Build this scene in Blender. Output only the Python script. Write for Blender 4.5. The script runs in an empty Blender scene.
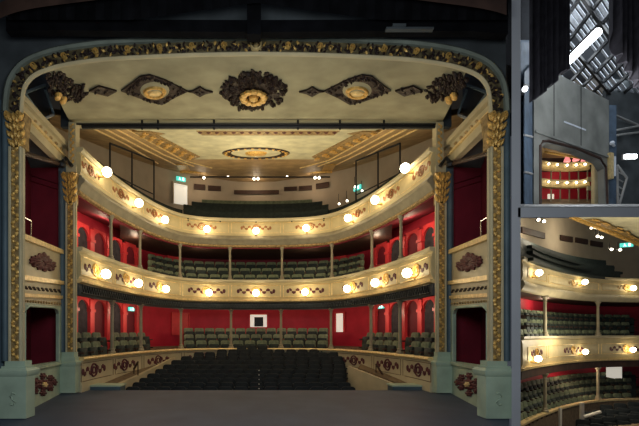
import bpy, bmesh, math, random
from mathutils import Vector, Matrix
random.seed(11)
COL = bpy.context.scene.collection
F, CX, HY, HC = 400.0, 256.0, 333.0, 1.6

def P(px, py, Y):
    return Vector(((px - CX) * Y / F, Y, HC + (HY - py) * Y / F))

# ------------------------------------------------------------------ materials
def mat(name, col, rough=0.6, metal=0.0, vary=0.18, scale=3.0, bump=0.0, bscale=25.0, emit=None, estr=0.0, spec=0.3):
    m = bpy.data.materials.new(name); m.use_nodes = True
    nt = m.node_tree; b = nt.nodes['Principled BSDF']
    b.inputs['Roughness'].default_value = rough; b.inputs['Metallic'].default_value = metal
    b.inputs['Specular IOR Level'].default_value = spec
    tc = nt.nodes.new('ShaderNodeTexCoord')
    n = nt.nodes.new('ShaderNodeTexNoise'); n.inputs['Scale'].default_value = scale
    n.inputs['Detail'].default_value = 5.0
    nt.links.new(tc.outputs['Object'], n.inputs['Vector'])
    r = nt.nodes.new('ShaderNodeValToRGB')
    lo = [c * (1 - vary) for c in col]; hi = [min(1, c * (1 + vary)) for c in col]
    r.color_ramp.elements[0].position = .3; r.color_ramp.elements[1].position = .7
    r.color_ramp.elements[0].color = (*lo, 1); r.color_ramp.elements[1].color = (*hi, 1)
    nt.links.new(n.outputs['Fac'], r.inputs['Fac']); nt.links.new(r.outputs['Color'], b.inputs['Base Color'])
    if bump:
        n2 = nt.nodes.new('ShaderNodeTexNoise'); n2.inputs['Scale'].default_value = bscale; n2.inputs['Detail'].default_value = 4
        nt.links.new(tc.outputs['Object'], n2.inputs['Vector'])
        bp = nt.nodes.new('ShaderNodeBump'); bp.inputs['Strength'].default_value = bump; bp.inputs['Distance'].default_value = .03
        nt.links.new(n2.outputs['Fac'], bp.inputs['Height']); nt.links.new(bp.outputs['Normal'], b.inputs['Normal'])
    if emit:
        b.inputs['Emission Color'].default_value = (*emit, 1); b.inputs['Emission Strength'].default_value = estr
    return m

MT = dict(
    cream=mat('cream_paint', (.50, .43, .27), .5, vary=.12, scale=2.0),
    fascia=mat('fascia_paint', (.58, .47, .25), .5, vary=.12, scale=2.4),
    colp=mat('shaded_column_and_cornice_paint', (.27, .235, .16), .5, vary=.15, scale=4),  # cream darkened for the dim light on the columns; cornice is darker itself
    board=mat('ceiling_canvas', (.33, .305, .20), .7, vary=.22, scale=1.6),
    mint=mat('pale_ceiling_paint', (.58, .55, .37), .7, vary=.2, scale=2.6),
    tan=mat('tan_cove', (.40, .27, .13), .6, vary=.25, scale=2.5),
    teal=mat('sage_green_paint', (.40, .49, .37), .5, vary=.15, scale=2.5),
    navy=mat('slate_blue_paint', (.075, .11, .13), .5, vary=.2, scale=2.5),
    gold=mat('gilding', (.66, .40, .11), .35, metal=.25, vary=.35, scale=14, bump=.5, bscale=30),
    bandg=mat('olive_gilt_band_ground', (.13, .10, .05), .5, metal=.1, vary=.7, scale=9, bump=.6, bscale=18),
    goldp=mat('gold_ornament_ground', (.33, .22, .09), .5, metal=.2, vary=.5, scale=11, bump=.6, bscale=20),
    paleg=mat('pale_gilding', (.80, .60, .28), .4, metal=.25, vary=.2, scale=10),
    dark=mat('dark_bronze_relief', (.024, .012, .010), .55, vary=.5, scale=14, bump=.6, bscale=25),
    maroon=mat('maroon_relief', (.10, .024, .028), .6, vary=.3, scale=12),
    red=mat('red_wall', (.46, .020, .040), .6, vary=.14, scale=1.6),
    redp=mat('red_gloss_timber', (.62, .045, .05), .4, vary=.12, scale=3),
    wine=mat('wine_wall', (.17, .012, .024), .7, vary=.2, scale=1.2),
    black=mat('black_iron', (.012, .012, .013), .5, vary=.3, scale=6),
    rust=mat('rust_red_and_gilt_relief', (.34, .14, .055), .5, metal=.1, vary=.4, scale=10),
    archp=mat('grey_green_arch_paint', (.19, .21, .17), .55, vary=.2, scale=3),
    void=mat('matt_black_paint', (.005, .005, .006), .9, vary=.4, scale=3, spec=.05),
    cloth=mat('black_drape', (.035, .032, .038), .9, vary=.4, scale=4),
    seat=mat('dark_upholstery', (.009, .013, .016), .75, vary=.35, scale=9),
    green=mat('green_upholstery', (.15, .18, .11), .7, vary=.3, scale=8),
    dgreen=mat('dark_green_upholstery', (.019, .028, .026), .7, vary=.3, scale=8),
    stage=mat('stage_floor_paint', (.060, .076, .118), .6, vary=.16, scale=1.4),
    carpet=mat('brown_carpet', (.16, .11, .065), .9, vary=.3, scale=8),
    timber=mat('dark_timber', (.05, .026, .018), .6, vary=.4, scale=3),
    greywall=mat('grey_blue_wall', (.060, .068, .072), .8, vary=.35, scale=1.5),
    plaster=mat('beige_plaster', (.40, .33, .24), .75, vary=.08, scale=1.5),
    white=mat('white_paint', (.78, .74, .64), .5, vary=.05),
    part=mat('grey_partition_paint', (.42, .42, .44), .7, vary=.04, scale=2),
    steel=mat('grey_steel', (.30, .30, .29), .55, vary=.3, scale=1.2),
    stw=mat('stage_house_wall_paint', (.20, .205, .185), .6, vary=.35, scale=.9),
    blue=mat('dark_blue_steel', (.06, .09, .13), .5, vary=.3, scale=3),
    pale=mat('pale_roof_board', (.62, .66, .72), .7, vary=.2, scale=2),
    chrome=mat('chrome', (.6, .6, .6), .2, metal=1),
    globe=mat('lit_globe', (1, .9, .7), .4, emit=(1, .84, .55), estr=18),
    spot=mat('lit_spot_lens', (1, .9, .8), .4, emit=(1, .88, .68), estr=9),
    tube=mat('lit_fluorescent_tube', (1, 1, 1), .4, emit=(.9, .96, 1), estr=12),
    exitg=mat('lit_green_sign', (.1, .5, .45), .4, emit=(.10, .75, .62), estr=.9),
    exitw=mat('lit_white_sign', (.9, .95, .95), .4, emit=(.8, 1, .95), estr=2.0),
    white_glow=mat('white_with_painted_glow', (.9, .88, .8), .5, emit=(1, .93, .78), estr=.45),  # emission paints a lit look onto white doors and the board
    pinkshade=mat('lit_pink_lampshade', (.9, .4, .4), .5, emit=(1, .30, .30), estr=.9),
)

# ------------------------------------------------------------------ mesh builder
class M:
    def __init__(self): self.v = []; self.f = []
    def add(self, vs, fs):
        o = len(self.v); self.v += [Vector(p) for p in vs]; self.f += [tuple(o + i for i in f) for f in fs]
    def box(self, x0, x1, y0, y1, z0, z1):
        self.hexa([(x0, y0, z0), (x1, y0, z0), (x1, y1, z0), (x0, y1, z0)], [(x0, y0, z1), (x1, y0, z1), (x1, y1, z1), (x0, y1, z1)])
    def hexa(self, a, b):
        self.loops([a, b])
    def loops(self, rings, closed=True, cap=True, wrap=False):
        n = len(rings[0]); vs = [p for r in rings for p in r]; fs = []
        R = len(rings)
        for i in range(R if wrap else R - 1):
            for j in range(n if closed else n - 1):
                a = i * n + j; b = i * n + (j + 1) % n; c = ((i + 1) % R) * n + (j + 1) % n; d = ((i + 1) % R) * n + j
                fs.append((a, b, c, d))
        if cap and closed and not wrap:
            fs.append(tuple(range(n - 1, -1, -1))); fs.append(tuple(range((R - 1) * n, R * n)))
        self.add(vs, fs)
    def slab(self, pts, off):
        off = Vector(off); self.loops([[Vector(p) for p in pts], [Vector(p) + off for p in pts]])
    def tube(self, path, r, n=8, wrap=False):
        path = [Vector(p) for p in path]; rings = []
        for i, p in enumerate(path):
            a = path[i - 1] if (i > 0 or wrap) else p; b = path[(i + 1) % len(path)] if (i < len(path) - 1 or wrap) else p
            d = (b - a).normalized()
            up = Vector((0, 0, 1)) if abs(d.z) < .9 else Vector((0, 1, 0))
            s = d.cross(up).normalized(); u = s.cross(d)
            rr = r[i] if isinstance(r, (list, tuple)) else r
            rings.append([p + (s * math.cos(2 * math.pi * k / n) + u * math.sin(2 * math.pi * k / n)) * rr for k in range(n)])
        self.loops(rings, wrap=wrap)
    def lathe(self, c, prof, n=12):
        c = Vector(c)
        self.loops([[c + Vector((r * math.cos(2 * math.pi * k / n), r * math.sin(2 * math.pi * k / n), z)) for k in range(n)] for r, z in prof])
    def ball(self, c, r, n=10, sc=(1, 1, 1)):
        c = Vector(c); h = n // 2
        rings = []
        for i in range(1, h):
            a = math.pi * i / h
            rings.append([c + Vector((r * sc[0] * math.sin(a) * math.cos(2 * math.pi * k / n), r * sc[1] * math.sin(a) * math.sin(2 * math.pi * k / n), -r * sc[2] * math.cos(a))) for k in range(n)])
        self.loops(rings, cap=False)
        o = len(self.v); base = o - len(rings) * n
        self.v += [c - Vector((0, 0, r * sc[2])), c + Vector((0, 0, r * sc[2]))]
        for k in range(n):
            self.f.append((o, base + (k + 1) % n, base + k))
            t = base + (len(rings) - 1) * n
            self.f.append((o + 1, t + k, t + (k + 1) % n))

def obj(name, m, material, parent=None, label=None, cat=None, group=None, kind=None, flat=False):
    off = parent.location if parent is not None else Vector((0, 0, 0))
    if parent is not None and parent.parent is not None: off = off + parent.parent.location
    org = Vector((0, 0, 0))
    if parent is None:
        n = len(m.v); org = sum(m.v, Vector()) / n; org.z = min(p.z for p in m.v)
    me = bpy.data.meshes.new(name)
    me.from_pydata([tuple(p - off - org) for p in m.v], [], m.f)
    bm = bmesh.new(); bm.from_mesh(me); bmesh.ops.recalc_face_normals(bm, faces=bm.faces); bm.to_mesh(me); bm.free()
    me.materials.append(MT[material] if isinstance(material, str) else material)
    if not flat:
        me.polygons.foreach_set('use_smooth', [True] * len(me.polygons)); me.set_sharp_from_angle(angle=math.radians(38))
    o = bpy.data.objects.new(name, me); COL.objects.link(o)
    if parent is not None: o.parent = parent
    else: o.location = org
    tag(o, label, cat, group, kind)
    return o

def tag(o, label=None, cat=None, group=None, kind=None):
    if label: o['label'] = label
    if cat: o['category'] = cat
    if group: o['group'] = group
    if kind: o['kind'] = kind

def thing(name, label, cat, loc=(0, 0, 0), group=None):
    o = bpy.data.objects.new(name, None); COL.objects.link(o); o.empty_display_size = .1
    o.location = loc; tag(o, label, cat, group); return o

def kids(o): return list(o.children)
def dup(root, loc, rz, label, group=None):
    r = root.copy(); COL.objects.link(r); r.location = loc; r.rotation_euler = (0, 0, rz); r['label'] = label
    if group: r['group'] = group
    for ch in kids(root):
        c = ch.copy(); COL.objects.link(c); c.parent = r
        for g in kids(ch):
            d = g.copy(); COL.objects.link(d); d.parent = c
    return r

def struct(name, m, material, **k): return obj(name, m, material, kind='structure', **k)
ORD = 'zeroth first second third fourth fifth sixth seventh eighth ninth tenth eleventh twelfth thirteenth fourteenth fifteenth sixteenth seventeenth eighteenth nineteenth twentieth'.split()
def ordn(n):
    if n < len(ORD): return ORD[n]
    t = ['twenty', 'thirty', 'forty'][n // 10 - 2]
    return t + '-' + ORD[n % 10] if n % 10 else {2: 'twentieth', 3: 'thirtieth', 4: 'fortieth'}[n // 10]

# ------------------------------------------------------------------ relief shapes on a mapped surface: mp(u, v, h)
def plate(m, mp, pts, h, h0=-.01):
    m.loops([[mp(u, v, h0) for u, v in pts], [mp(u, v, h) for u, v in pts]])
def ell(u, v, ru, rv, n=20, a0=0): return [(u + ru * math.cos(a0 + 2 * math.pi * k / n), v + rv * math.sin(a0 + 2 * math.pi * k / n)) for k in range(n)]
def dome(m, mp, u, v, ru, rv, h, n=14):
    m.loops([[mp(a, b, -.01) for a, b in ell(u, v, ru, rv, n)], [mp(a, b, h * .7) for a, b in ell(u, v, ru * .8, rv * .8, n)], [mp(a, b, h) for a, b in ell(u, v, ru * .3, rv * .3, n)]])
def ring(m, mp, u, v, ru, rv, w, h, n=20):
    k = w / max(ru, rv)
    m.loops([[mp(a, b, -.01) for a, b in ell(u, v, ru, rv, n)], [mp(a, b, h) for a, b in ell(u, v, ru * (1 - .3 * k), rv * (1 - .3 * k), n)],
             [mp(a, b, h) for a, b in ell(u, v, ru * (1 - .7 * k), rv * (1 - .7 * k), n)], [mp(a, b, -.01) for a, b in ell(u, v, ru * (1 - k), rv * (1 - k), n)]], wrap=True)
def leaf(m, mp, u, v, ang, ln, w, h, av=1.0):
    c, s = math.cos(ang), math.sin(ang)
    def q(a, b): return (u + c * a - s * b, v + (s * a + c * b) * av)
    base = [q(0, 0), q(ln * .35, w * .5), q(ln * .6, w * .32), q(ln * .72, w * .42), q(ln, 0), q(ln * .72, -w * .42), q(ln * .6, -w * .32), q(ln * .35, -w * .5)]
    lo = [mp(a, b, -.01) for a, b in base]; mid = [mp(a, b, h * .45) for a, b in base]
    n = len(lo); top = mp(*q(ln * .5, 0), h)
    m.add(lo + mid + [top], [(i, (i + 1) % n, n + (i + 1) % n, n + i) for i in range(n)] + [(n + i, n + (i + 1) % n, 2 * n) for i in range(n)] + [tuple(range(n - 1, -1, -1))])
def rosette(m, mp, u, v, r, h, rings=3, n=12, av=1.0, inner=.15):
    for k in range(rings):
        f = inner + (1 - inner) * (k / rings)
        for i in range(n + 3 * k):
            a = 2 * math.pi * (i + .5 * (k % 2)) / (n + 3 * k)
            ln = r * (1 - inner) / rings * 1.35 * random.uniform(.85, 1.05)
            if k == rings - 1: ln = min(ln, r * (1 - f))* random.uniform(.8,1.12)
            leaf(m, mp, u + r * f * math.cos(a), v + r * f * math.sin(a) * av, a, ln, ln * .85, h * (1.1 - .25 * k), av)

# ------------------------------------------------------------------ camera and view
cam = bpy.data.cameras.new('camera'); co = bpy.data.objects.new('camera', cam); COL.objects.link(co)
co.location = (0, 0, HC); co.rotation_euler = (math.pi / 2, 0, 0)
cam.sensor_width = 36; cam.sensor_fit = 'HORIZONTAL'; cam.lens = F / 639 * 36
cam.shift_x = (319.5 - CX) / 639; cam.shift_y = (HY - 213) / 639
cam.clip_start = .05; cam.clip_end = 200
sc = bpy.context.scene; sc.camera = co
sc.view_settings.view_transform = 'Standard'; sc.view_settings.look = 'None'; sc.view_settings.gamma = 1; sc.view_settings.use_curve_mapping = False
sc.view_settings.exposure = 0.0
w = bpy.data.worlds.new('world'); sc.world = w; w.use_nodes = True
w.node_tree.nodes['Background'].inputs[0].default_value = (.55, .62, .75, 1); w.node_tree.nodes['Background'].inputs[1].default_value = .09
sc.cycles.use_denoising = True
sc.cycles.max_bounces = 6; sc.cycles.diffuse_bounces = 4; sc.cycles.sample_clamp_indirect = 4

def lamp(name, loc, power, col=(1, .8, .5), size=.15, kind='POINT', rot=None, sy=None, spread=None):
    l = bpy.data.lights.new(name, kind); l.energy = power; l.color = col
    if kind == 'AREA':
        l.size = size
        if sy: l.shape = 'RECTANGLE'; l.size_y = sy
        if spread: l.spread = spread
    else: l.shadow_soft_size = size
    o = bpy.data.objects.new(name, l); COL.objects.link(o); o.location = loc
    if rot is not None:
        d = Vector(rot) - Vector(loc); o.rotation_euler = d.to_track_quat('-Z', 'Y').to_euler()
    return o

# ------------------------------------------------------------------ horseshoe curves
def crom(pts, n=8):
    out = []
    for i in range(len(pts) - 1):
        p0 = pts[max(0, i - 1)]; p1 = pts[i]; p2 = pts[i + 1]; p3 = pts[min(len(pts) - 1, i + 2)]
        for k in range(n):
            t = k / n
            out.append(tuple(.5 * ((2 * b) + (c - a) * t + (2 * a - 5 * b + 4 * c - d) * t * t + (3 * b - a - 3 * c + d) * t ** 3) for a, b, c, d in zip(p0, p1, p2, p3)))
    out.append(pts[-1]); return out
HORSE = [(-4.80, 10.75), (-4.77, 11.4), (-4.68, 12.3), (-4.54, 13.2), (-4.30, 14.3), (-3.92, 15.55), (-3.3, 16.7), (-2.45, 17.27), (-1.25, 17.50), (0, 17.55)]
HP = crom(HORSE, 12); HP = HP + [(-x, y) for x, y in HP[-2::-1]]
class Curve:
    def __init__(self, s):
        self.p = [Vector((x * (1 + .36 * s), 10.75 + (y - 10.75) * (1 + .48 * s), 0)) for x, y in HP]
        self.L = [0]
        for i in range(1, len(self.p)): self.L.append(self.L[-1] + (self.p[i] - self.p[i - 1]).length)
        self.px = [CX + F * q.x / q.y for q in self.p]
    def nrm(self, i):
        a = self.p[max(0, i - 1)]; b = self.p[min(len(self.p) - 1, i + 1)]
        d = (b - a).normalized(); return Vector((d.y, -d.x, 0))
    def at(self, l):                       # by arc length: point, inward normal
        l = max(0, min(self.L[-1] - 1e-6, l)); i = 0
        lo, hi = 0, len(self.L) - 1
        while hi - lo > 1:
            mid = (lo + hi) // 2
            if self.L[mid] <= l: lo = mid
            else: hi = mid
        f = (l - self.L[lo]) / max(1e-9, self.L[lo + 1] - self.L[lo])
        return self.p[lo].lerp(self.p[lo + 1], f), self.nrm(lo).lerp(self.nrm(lo + 1), f).normalized()
    def lpx(self, px):
        for i in range(1, len(self.px)):
            if self.px[i] >= px:
                f = (px - self.px[i - 1]) / max(1e-9, self.px[i] - self.px[i - 1])
                return self.L[i - 1] + f * (self.L[i] - self.L[i - 1])
        return self.L[-1]
    def sweep(self, m, prof, l0=0, l1=None, n=110):
        l1 = self.L[-1] if l1 is None else l1
        rings = []
        for k in range(n + 1):
            p, nn = self.at(l0 + (l1 - l0) * k / n)
            rings.append([p + nn * o + Vector((0, 0, z)) for o, z in prof])
        m.loops(rings)
    def mapper(self, px, z, off):          # u along curve (m), v up (m), h inward
        l0 = self.lpx(px)
        def mp(u, v, h):
            p, nn = self.at(l0 + u); return p + nn * (off + h) + Vector((0, 0, z + v))
        return mp
    def place(self, px, z=0, off=0):
        p, nn = self.at(self.lpx(px)); return p + nn * off + Vector((0, 0, z)), nn

C0 = Curve(0); CP = Curve(-.03); COUT = Curve(1.0)

# ------------------------------------------------------------------ SETTING: stage and hall shell
m = M(); m.slab([(-5.2, -1.5, 0), (4.3, -1.5, 0), (4.3, 6.8, 0), (4.75, 7.5, 0), (5.6, 9.4, 0), (5.3, 11.2, 0), (-5.3, 11.2, 0), (-5.6, 9.4, 0), (-5.2, 7.5, 0)], (0, 0, -.18))
struct('floor_stage', m, 'stage')
# stalls floor, raked
m = M(); m.slab([(-4.9, 11.25, -.95), (4.9, 11.25, -.95), (4.9, 17.8, .15), (-4.9, 17.8, .15)], (0, 0, -.15))
struct('floor_stalls', m, 'carpet')
m = M(); m.box(-4.9, 4.9, 11.0, 11.2, -1.2, -.18); struct('wall_stage_front', m, 'timber')
# level floors behind each front
def level_floor(name, z0, z1, matn):
    m = M(); n = 90; A = Curve(.01); B = Curve(1.0)
    r0 = []; r1 = []
    for k in range(n + 1):
        a, _ = A.at(A.L[-1] * k / n); b, _ = B.at(B.L[-1] * k / n)
        r0.append(a + Vector((0, 0, z0))); r1.append(b + Vector((0, 0, z1)))
    m.loops([r0, r1, [p - Vector((0, 0, .15)) for p in r1], [p - Vector((0, 0, .15)) for p in r0]], closed=False, wrap=True)
    struct(name, m, matn)
level_floor('floor_pit', .12, .45, 'carpet')
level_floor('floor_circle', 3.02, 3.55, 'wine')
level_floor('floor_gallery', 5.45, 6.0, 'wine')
def hall_wall(name, z0, z1, matn, s=1.0, la=0, lb=1):
    m = M(); B = Curve(s); B.sweep(m, [(0, z0), (-.15, z0), (-.15, z1), (0, z1)], B.L[-1] * la, B.L[-1] * lb); struct(name, m, matn)
hall_wall('wall_pit', .2, 3.4, 'red')
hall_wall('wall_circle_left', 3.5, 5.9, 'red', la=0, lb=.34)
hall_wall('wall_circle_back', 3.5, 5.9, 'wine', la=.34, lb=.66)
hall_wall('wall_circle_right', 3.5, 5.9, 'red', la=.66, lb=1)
hall_wall('wall_gallery', 5.9, 10.2, 'plaster')
# auditorium ceiling
def zceil(X, Y):
    fx = 3.75 - max(0, (Y - 11.8)) * .31
    return 7.40 + (Y - 11.1) * .213 + max(0, abs(X) - fx) * .14
m = M(); rows = []
for i in range(25):
    Y = 11.05 + (21.2 - 11.05) * i / 24
    rows.append([Vector((x, Y, zceil(x, Y))) for x in [-7 + 14 * k / 40 for k in range(41)]])
top = [[p + Vector((0, 0, .15)) for p in r] for r in rows]
m.loops(rows, closed=False); m.loops(top, closed=False)
struct('ceiling_auditorium', m, 'tan')
def on_ceil(px, py, h=0):
    lo, hi = 10.5, 24
    for _ in range(40):
        Y = (lo + hi) / 2; q = P(px, py, Y)
        if q.z < zceil(q.x, Y): lo = Y
        else: hi = Y
    # h drops below the ceiling
    q = P(px, py, lo); q.z -= h; return q
# the pale field inside the coves
m = M(); plate(m, on_ceil, [(128, 127), (384, 127), (362, 134), (322, 158), (330, 163), (182, 163), (190, 158), (150, 134)], .02)
obj('ceiling_field', m, 'mint', kind='structure')
for sgn, nm in ((-1, 'left'), (1, 'right')):
    mx = (lambda x: x) if sgn < 0 else (lambda x: 512 - x)
    t = thing('ceiling_gilt_strip', f'diagonal gilded ornamental strip on the {nm} slope of the auditorium ceiling', 'ceiling ornament', on_ceil(mx(160), 145), 'gilded ceiling strips')
    m = M(); plate(m, on_ceil, [(mx(a), b) for a, b in ((132, 130), (150, 130), (200, 156), (188, 160))], .05); obj('panel', m, 'goldp', t)
    m = M()
    for k in range(14):
        f = k / 13; a, b = 142 + f * 50, 131.5 + f * 25
        leaf(m, lambda u, v, h: on_ceil(u, v, h + .05), mx(a), b, (2.6 if k % 2 else .2), 7, 4, .06, .6)
    obj('leaf_relief', m, 'gold', t)
    for q in range(4):
        m = M(); a = 92 + q * 11; m.tube([on_ceil(mx(a), 127, .02), on_ceil(mx(a + 34 + q * 8), 144 + q * 5.2, .02), on_ceil(mx(a + 66 + q * 7), 163 + q * 1.5, .02)], .03, 6)
        obj('cove_rib', m, 'paleg', t)
t = thing('ceiling_medallion', 'oval maroon and gilt medallion in the middle of the auditorium ceiling', 'ceiling ornament', on_ceil(256, 152))
m = M(); ring(m, on_ceil, 256, 152.5, 36, 6.2, 13, .05, 32); obj('outer_ring', m, 'dark', t)
m = M()
for k in range(26):
    a = 2 * math.pi * k / 26; leaf(m, on_ceil, 256 + 28 * math.cos(a), 152.5 + 4.6 * math.sin(a), a, 5, 4, .09, .2)
obj('gilt_leaves', m, 'gold', t)
m = M(); dome(m, on_ceil, 256, 152.5, 12, 2.2, .12); obj('boss', m, 'gold', t)
t = thing('ceiling_gilt_frieze', 'long maroon and gilt leaf frieze along the stage edge of the auditorium ceiling', 'ceiling ornament', on_ceil(256, 131))
m = M(); plate(m, on_ceil, [(196, 130), (340, 130), (334, 134.5), (202, 134.5)], .03); obj('panel', m, 'goldp', t)
m = M()
for k in range(34): leaf(m, on_ceil, 198 + k * 4.2, 132.2, (.5 if k % 2 else -.5) + math.pi * (k % 2), 5, 4, .07, .4)
obj('leaf_relief', m, 'maroon', t)
for px, nm in ((152, 'left'), (360, 'right')):
    m = M(); plate(m, on_ceil, [(px - 13, 133), (px, 130.5), (px + 13, 133), (px, 136)], .03)
    obj('ceiling_lozenge', m, 'goldp', label=f'small gilt lozenge near the {nm} end of the auditorium ceiling frieze', cat='ceiling ornament', group='ceiling lozenges')
m = M(); A, B = on_ceil(176, 163.5, .02), on_ceil(336, 163.5, .02); A2, B2 = on_ceil(180, 169.5, .02), on_ceil(332, 169.5, .02)
m.slab([A, B, B2, A2], (0, 0, -.05)); m.tube([A2 - Vector((0, 0, .10)), B2 - Vector((0, 0, .10))], .06, 8); obj('gilt_cornice', m, 'gold', label='gilded cornice closing the back of the auditorium ceiling', cat='cornice')

# ------------------------------------------------------------------ balcony fronts
BAYS = [92, 123, 157, 206, 256, 306, 355, 389, 420]
def scroll_panel(parent, cur, px, z, wide, off, dk='maroon', gd='gold', s=1.0):
    mp = cur.mapper(px, z, off)
    m = M(); ring(m, mp, 0, 0, .20 * s, .20 * s, .06 * s, .035); ring(m, mp, 0, 0, .11 * s, .11 * s, .05 * s, .035); med = obj('medallion', m, gd, parent)
    for sg in (-1, 1):
        m = M()
        for k in range(int(wide)):
            u = sg * (.27 + .17 * k) * s
            leaf(m, mp, u, 0, math.pi * .25 if k % 2 else -math.pi * .25, .17 * s, .12 * s, .03); leaf(m, mp, u, 0, math.pi * 1.25 if k % 2 else math.pi * .75, .17 * s, .12 * s, .03)
        dome(m, mp, sg * (.27 + .17 * wide) * s, 0, .07 * s, .10 * s, .03)
        obj('scroll', m, dk, med)
def bay_edges(cols): return cols
COLS = [111, 140, 180, 230, 282, 332, 372, 401]
def panel_frame(parent, cur, l0, l1, z0, z1, off, material='paleg', r=.018):
    m = M(); n = max(4, int((l1 - l0) / .15)); pts = []
    for k in range(n + 1):
        p, nn = cur.at(l0 + (l1 - l0) * k / n); pts.append(p + nn * off + Vector((0, 0, z0)))
    for k in range(n, -1, -1):
        p, nn = cur.at(l0 + (l1 - l0) * k / n); pts.append(p + nn * off + Vector((0, 0, z1)))
    m.tube(pts, r, 6, wrap=True); obj('panel_frame', m, material, parent)

up = thing('upper_balcony_front', 'curved cream upper balcony front with globe lamps below the gallery', 'balcony front', (0, 17.4, 5.2))
m = M(); C0.sweep(m, [(.05, 5.84), (.10, 5.94), (.10, 6.32), (.05, 6.47), (-.10, 6.47), (-.10, 5.84)]); obj('front_panel', m, 'fascia', up)
m = M(); C0.sweep(m, [(.10, 6.47), (.15, 6.51), (.15, 6.59), (-.16, 6.59), (-.16, 6.47)]); obj('top_rail', m, 'cream', up)
m = M(); C0.sweep(m, [(.03, 5.44), (.06, 5.46), (.12, 5.60), (.20, 5.66), (.20, 5.72), (.13, 5.78), (.10, 5.84), (-.12, 5.84), (-.12, 5.44)]); obj('lower_cornice', m, 'colp', up)
m = M(); C0.sweep(m, [(-.02, 5.34), (.06, 5.37), (.06, 5.44), (-.10, 5.44), (-.10, 5.34)]); obj('gilt_bead', m, 'goldp', up)
lo = thing('lower_balcony_front', 'curved cream lower balcony front with maroon scrolls and iron lighting rail', 'balcony front', (0, 17.4, 2.7))
m = M(); C0.sweep(m, [(.03, 3.05), (.10, 3.20), (.10, 3.62), (.04, 3.80), (-.10, 3.80), (-.10, 3.05)]); obj('front_panel', m, 'fascia', lo)
m = M(); C0.sweep(m, [(.06, 3.80), (.14, 3.84), (.14, 3.92), (-.14, 3.92), (-.14, 3.80)]); obj('top_rail', m, 'cream', lo)
m = M(); C0.sweep(m, [(.02, 2.94), (.12, 2.98), (.14, 3.05), (-.10, 3.05), (-.10, 2.94)]); obj('lower_moulding', m, 'paleg', lo)
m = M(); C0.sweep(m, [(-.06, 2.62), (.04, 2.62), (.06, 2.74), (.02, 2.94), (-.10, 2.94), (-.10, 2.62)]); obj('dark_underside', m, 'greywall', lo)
for z in (2.66, 2.88):
    m = M(); C0.sweep(m, [(.13, z), (.16, z + .02), (.13, z + .04), (.10, z + .02)]); obj('iron_rail', m, 'black', lo)
m = M(); zz = []
for k in range(261):
    p, nn = C0.at(C0.L[-1] * k / 260); zz.append(p + nn * .13 + Vector((0, 0, 2.68 if k % 2 else 2.90)))
m.tube(zz, .012, 4)
obj('iron_grille', m, 'black', lo)
pa = thing('pit_parapet', 'curved cream parapet with maroon medallions round the stalls floor', 'parapet', (0, 17.3, .1))
m = M(); CP.sweep(m, [(.04, -.3), (.07, .18), (.05, .25), (.05, .80), (.09, .86), (-.1, .86), (-.1, -.3)]); obj('front_panel', m, 'cream', pa)
m = M(); CP.sweep(m, [(.12, .86), (.14, .90), (.12, .94), (-.14, .94), (-.14, .86)]); obj('top_rail', m, 'paleg', pa)
for i, b in enumerate(BAYS):
    wide = 3 if 170 < b < 340 else 2
    scroll_panel(lo, C0, b, 3.42, wide, .10)
    scroll_panel(up, C0, b - (5 if b < 256 else -5 if b > 256 else 0), 6.18, wide, .10, dk='rust', gd='rust', s=.8)
    scroll_panel(pa, CP, b, .54, wide, .05, dk='maroon', gd='maroon', s=1.05)
eds = [C0.lpx(76)] + [C0.lpx(c) for c in COLS] + [C0.lpx(436)]
for a, b in zip(eds[:-1], eds[1:]):
    panel_frame(lo, C0, a + .07, b - .07, 3.17, 3.68, .10)
    panel_frame(up, C0, a + .07, b - .07, 5.96, 6.40, .10, r=.012)
    panel_frame(pa, CP, a + .07, b - .07, .28, .78, .05, 'carpet', .012)

# globe lamps on the fronts
def sconce(label, base, nn, group, R=.14):
    t = thing('globe_lamp', label, 'wall lamp', base, group)
    m = M(); m.tube([base, base + nn * .10 + Vector((0, 0, -.02)), base + nn * .2 + Vector((0, 0, .0))], [.05, .02, .03], 8); obj('bracket', m, 'gold', t)
    m = M(); m.ball(base + nn * (.115 + R) + Vector((0, 0, .12)), R, 12); obj('globe', m, 'globe', t, label='lit glass globe')
def lamp_spot(px, py, lo_z, hi_z):
    q = px
    for _ in range(12):
        b, nn = C0.place(q, 0, .10); g = b + nn * .255
        q = max(76, min(436, q + .8 * (px - (CX + F * g.x / g.y))))
    b.z = max(lo_z, min(hi_z, HC + (HY - py) * g.y / F - .12)); return b, nn
LOWL = [(106, 274), (138.5, 285), (166, 290), (209, 293), (256, 293), (305, 292), (347, 290), (375, 284), (407, 273)]
UPL = [(107, 172), (139, 203), (165, 220), (207, 229), (256, 232), (306, 228), (348, 218), (375, 200), (405, 168)]
for i, (px, py) in enumerate(LOWL):
    b, nn = lamp_spot(px, py, 3.2, 3.6)
    sconce(f'lit globe lamp, {ordn(i + 1)} from the left along the lower balcony front', b, nn, 'globe lamps on the lower balcony')
for i, (px, py) in enumerate(UPL):
    b, nn = lamp_spot(px, py, 5.88, 6.34)
    sconce(f'lit globe lamp, {ordn(i + 1)} from the left along the upper balcony front', b, nn, 'globe lamps on the upper balcony')

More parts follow.
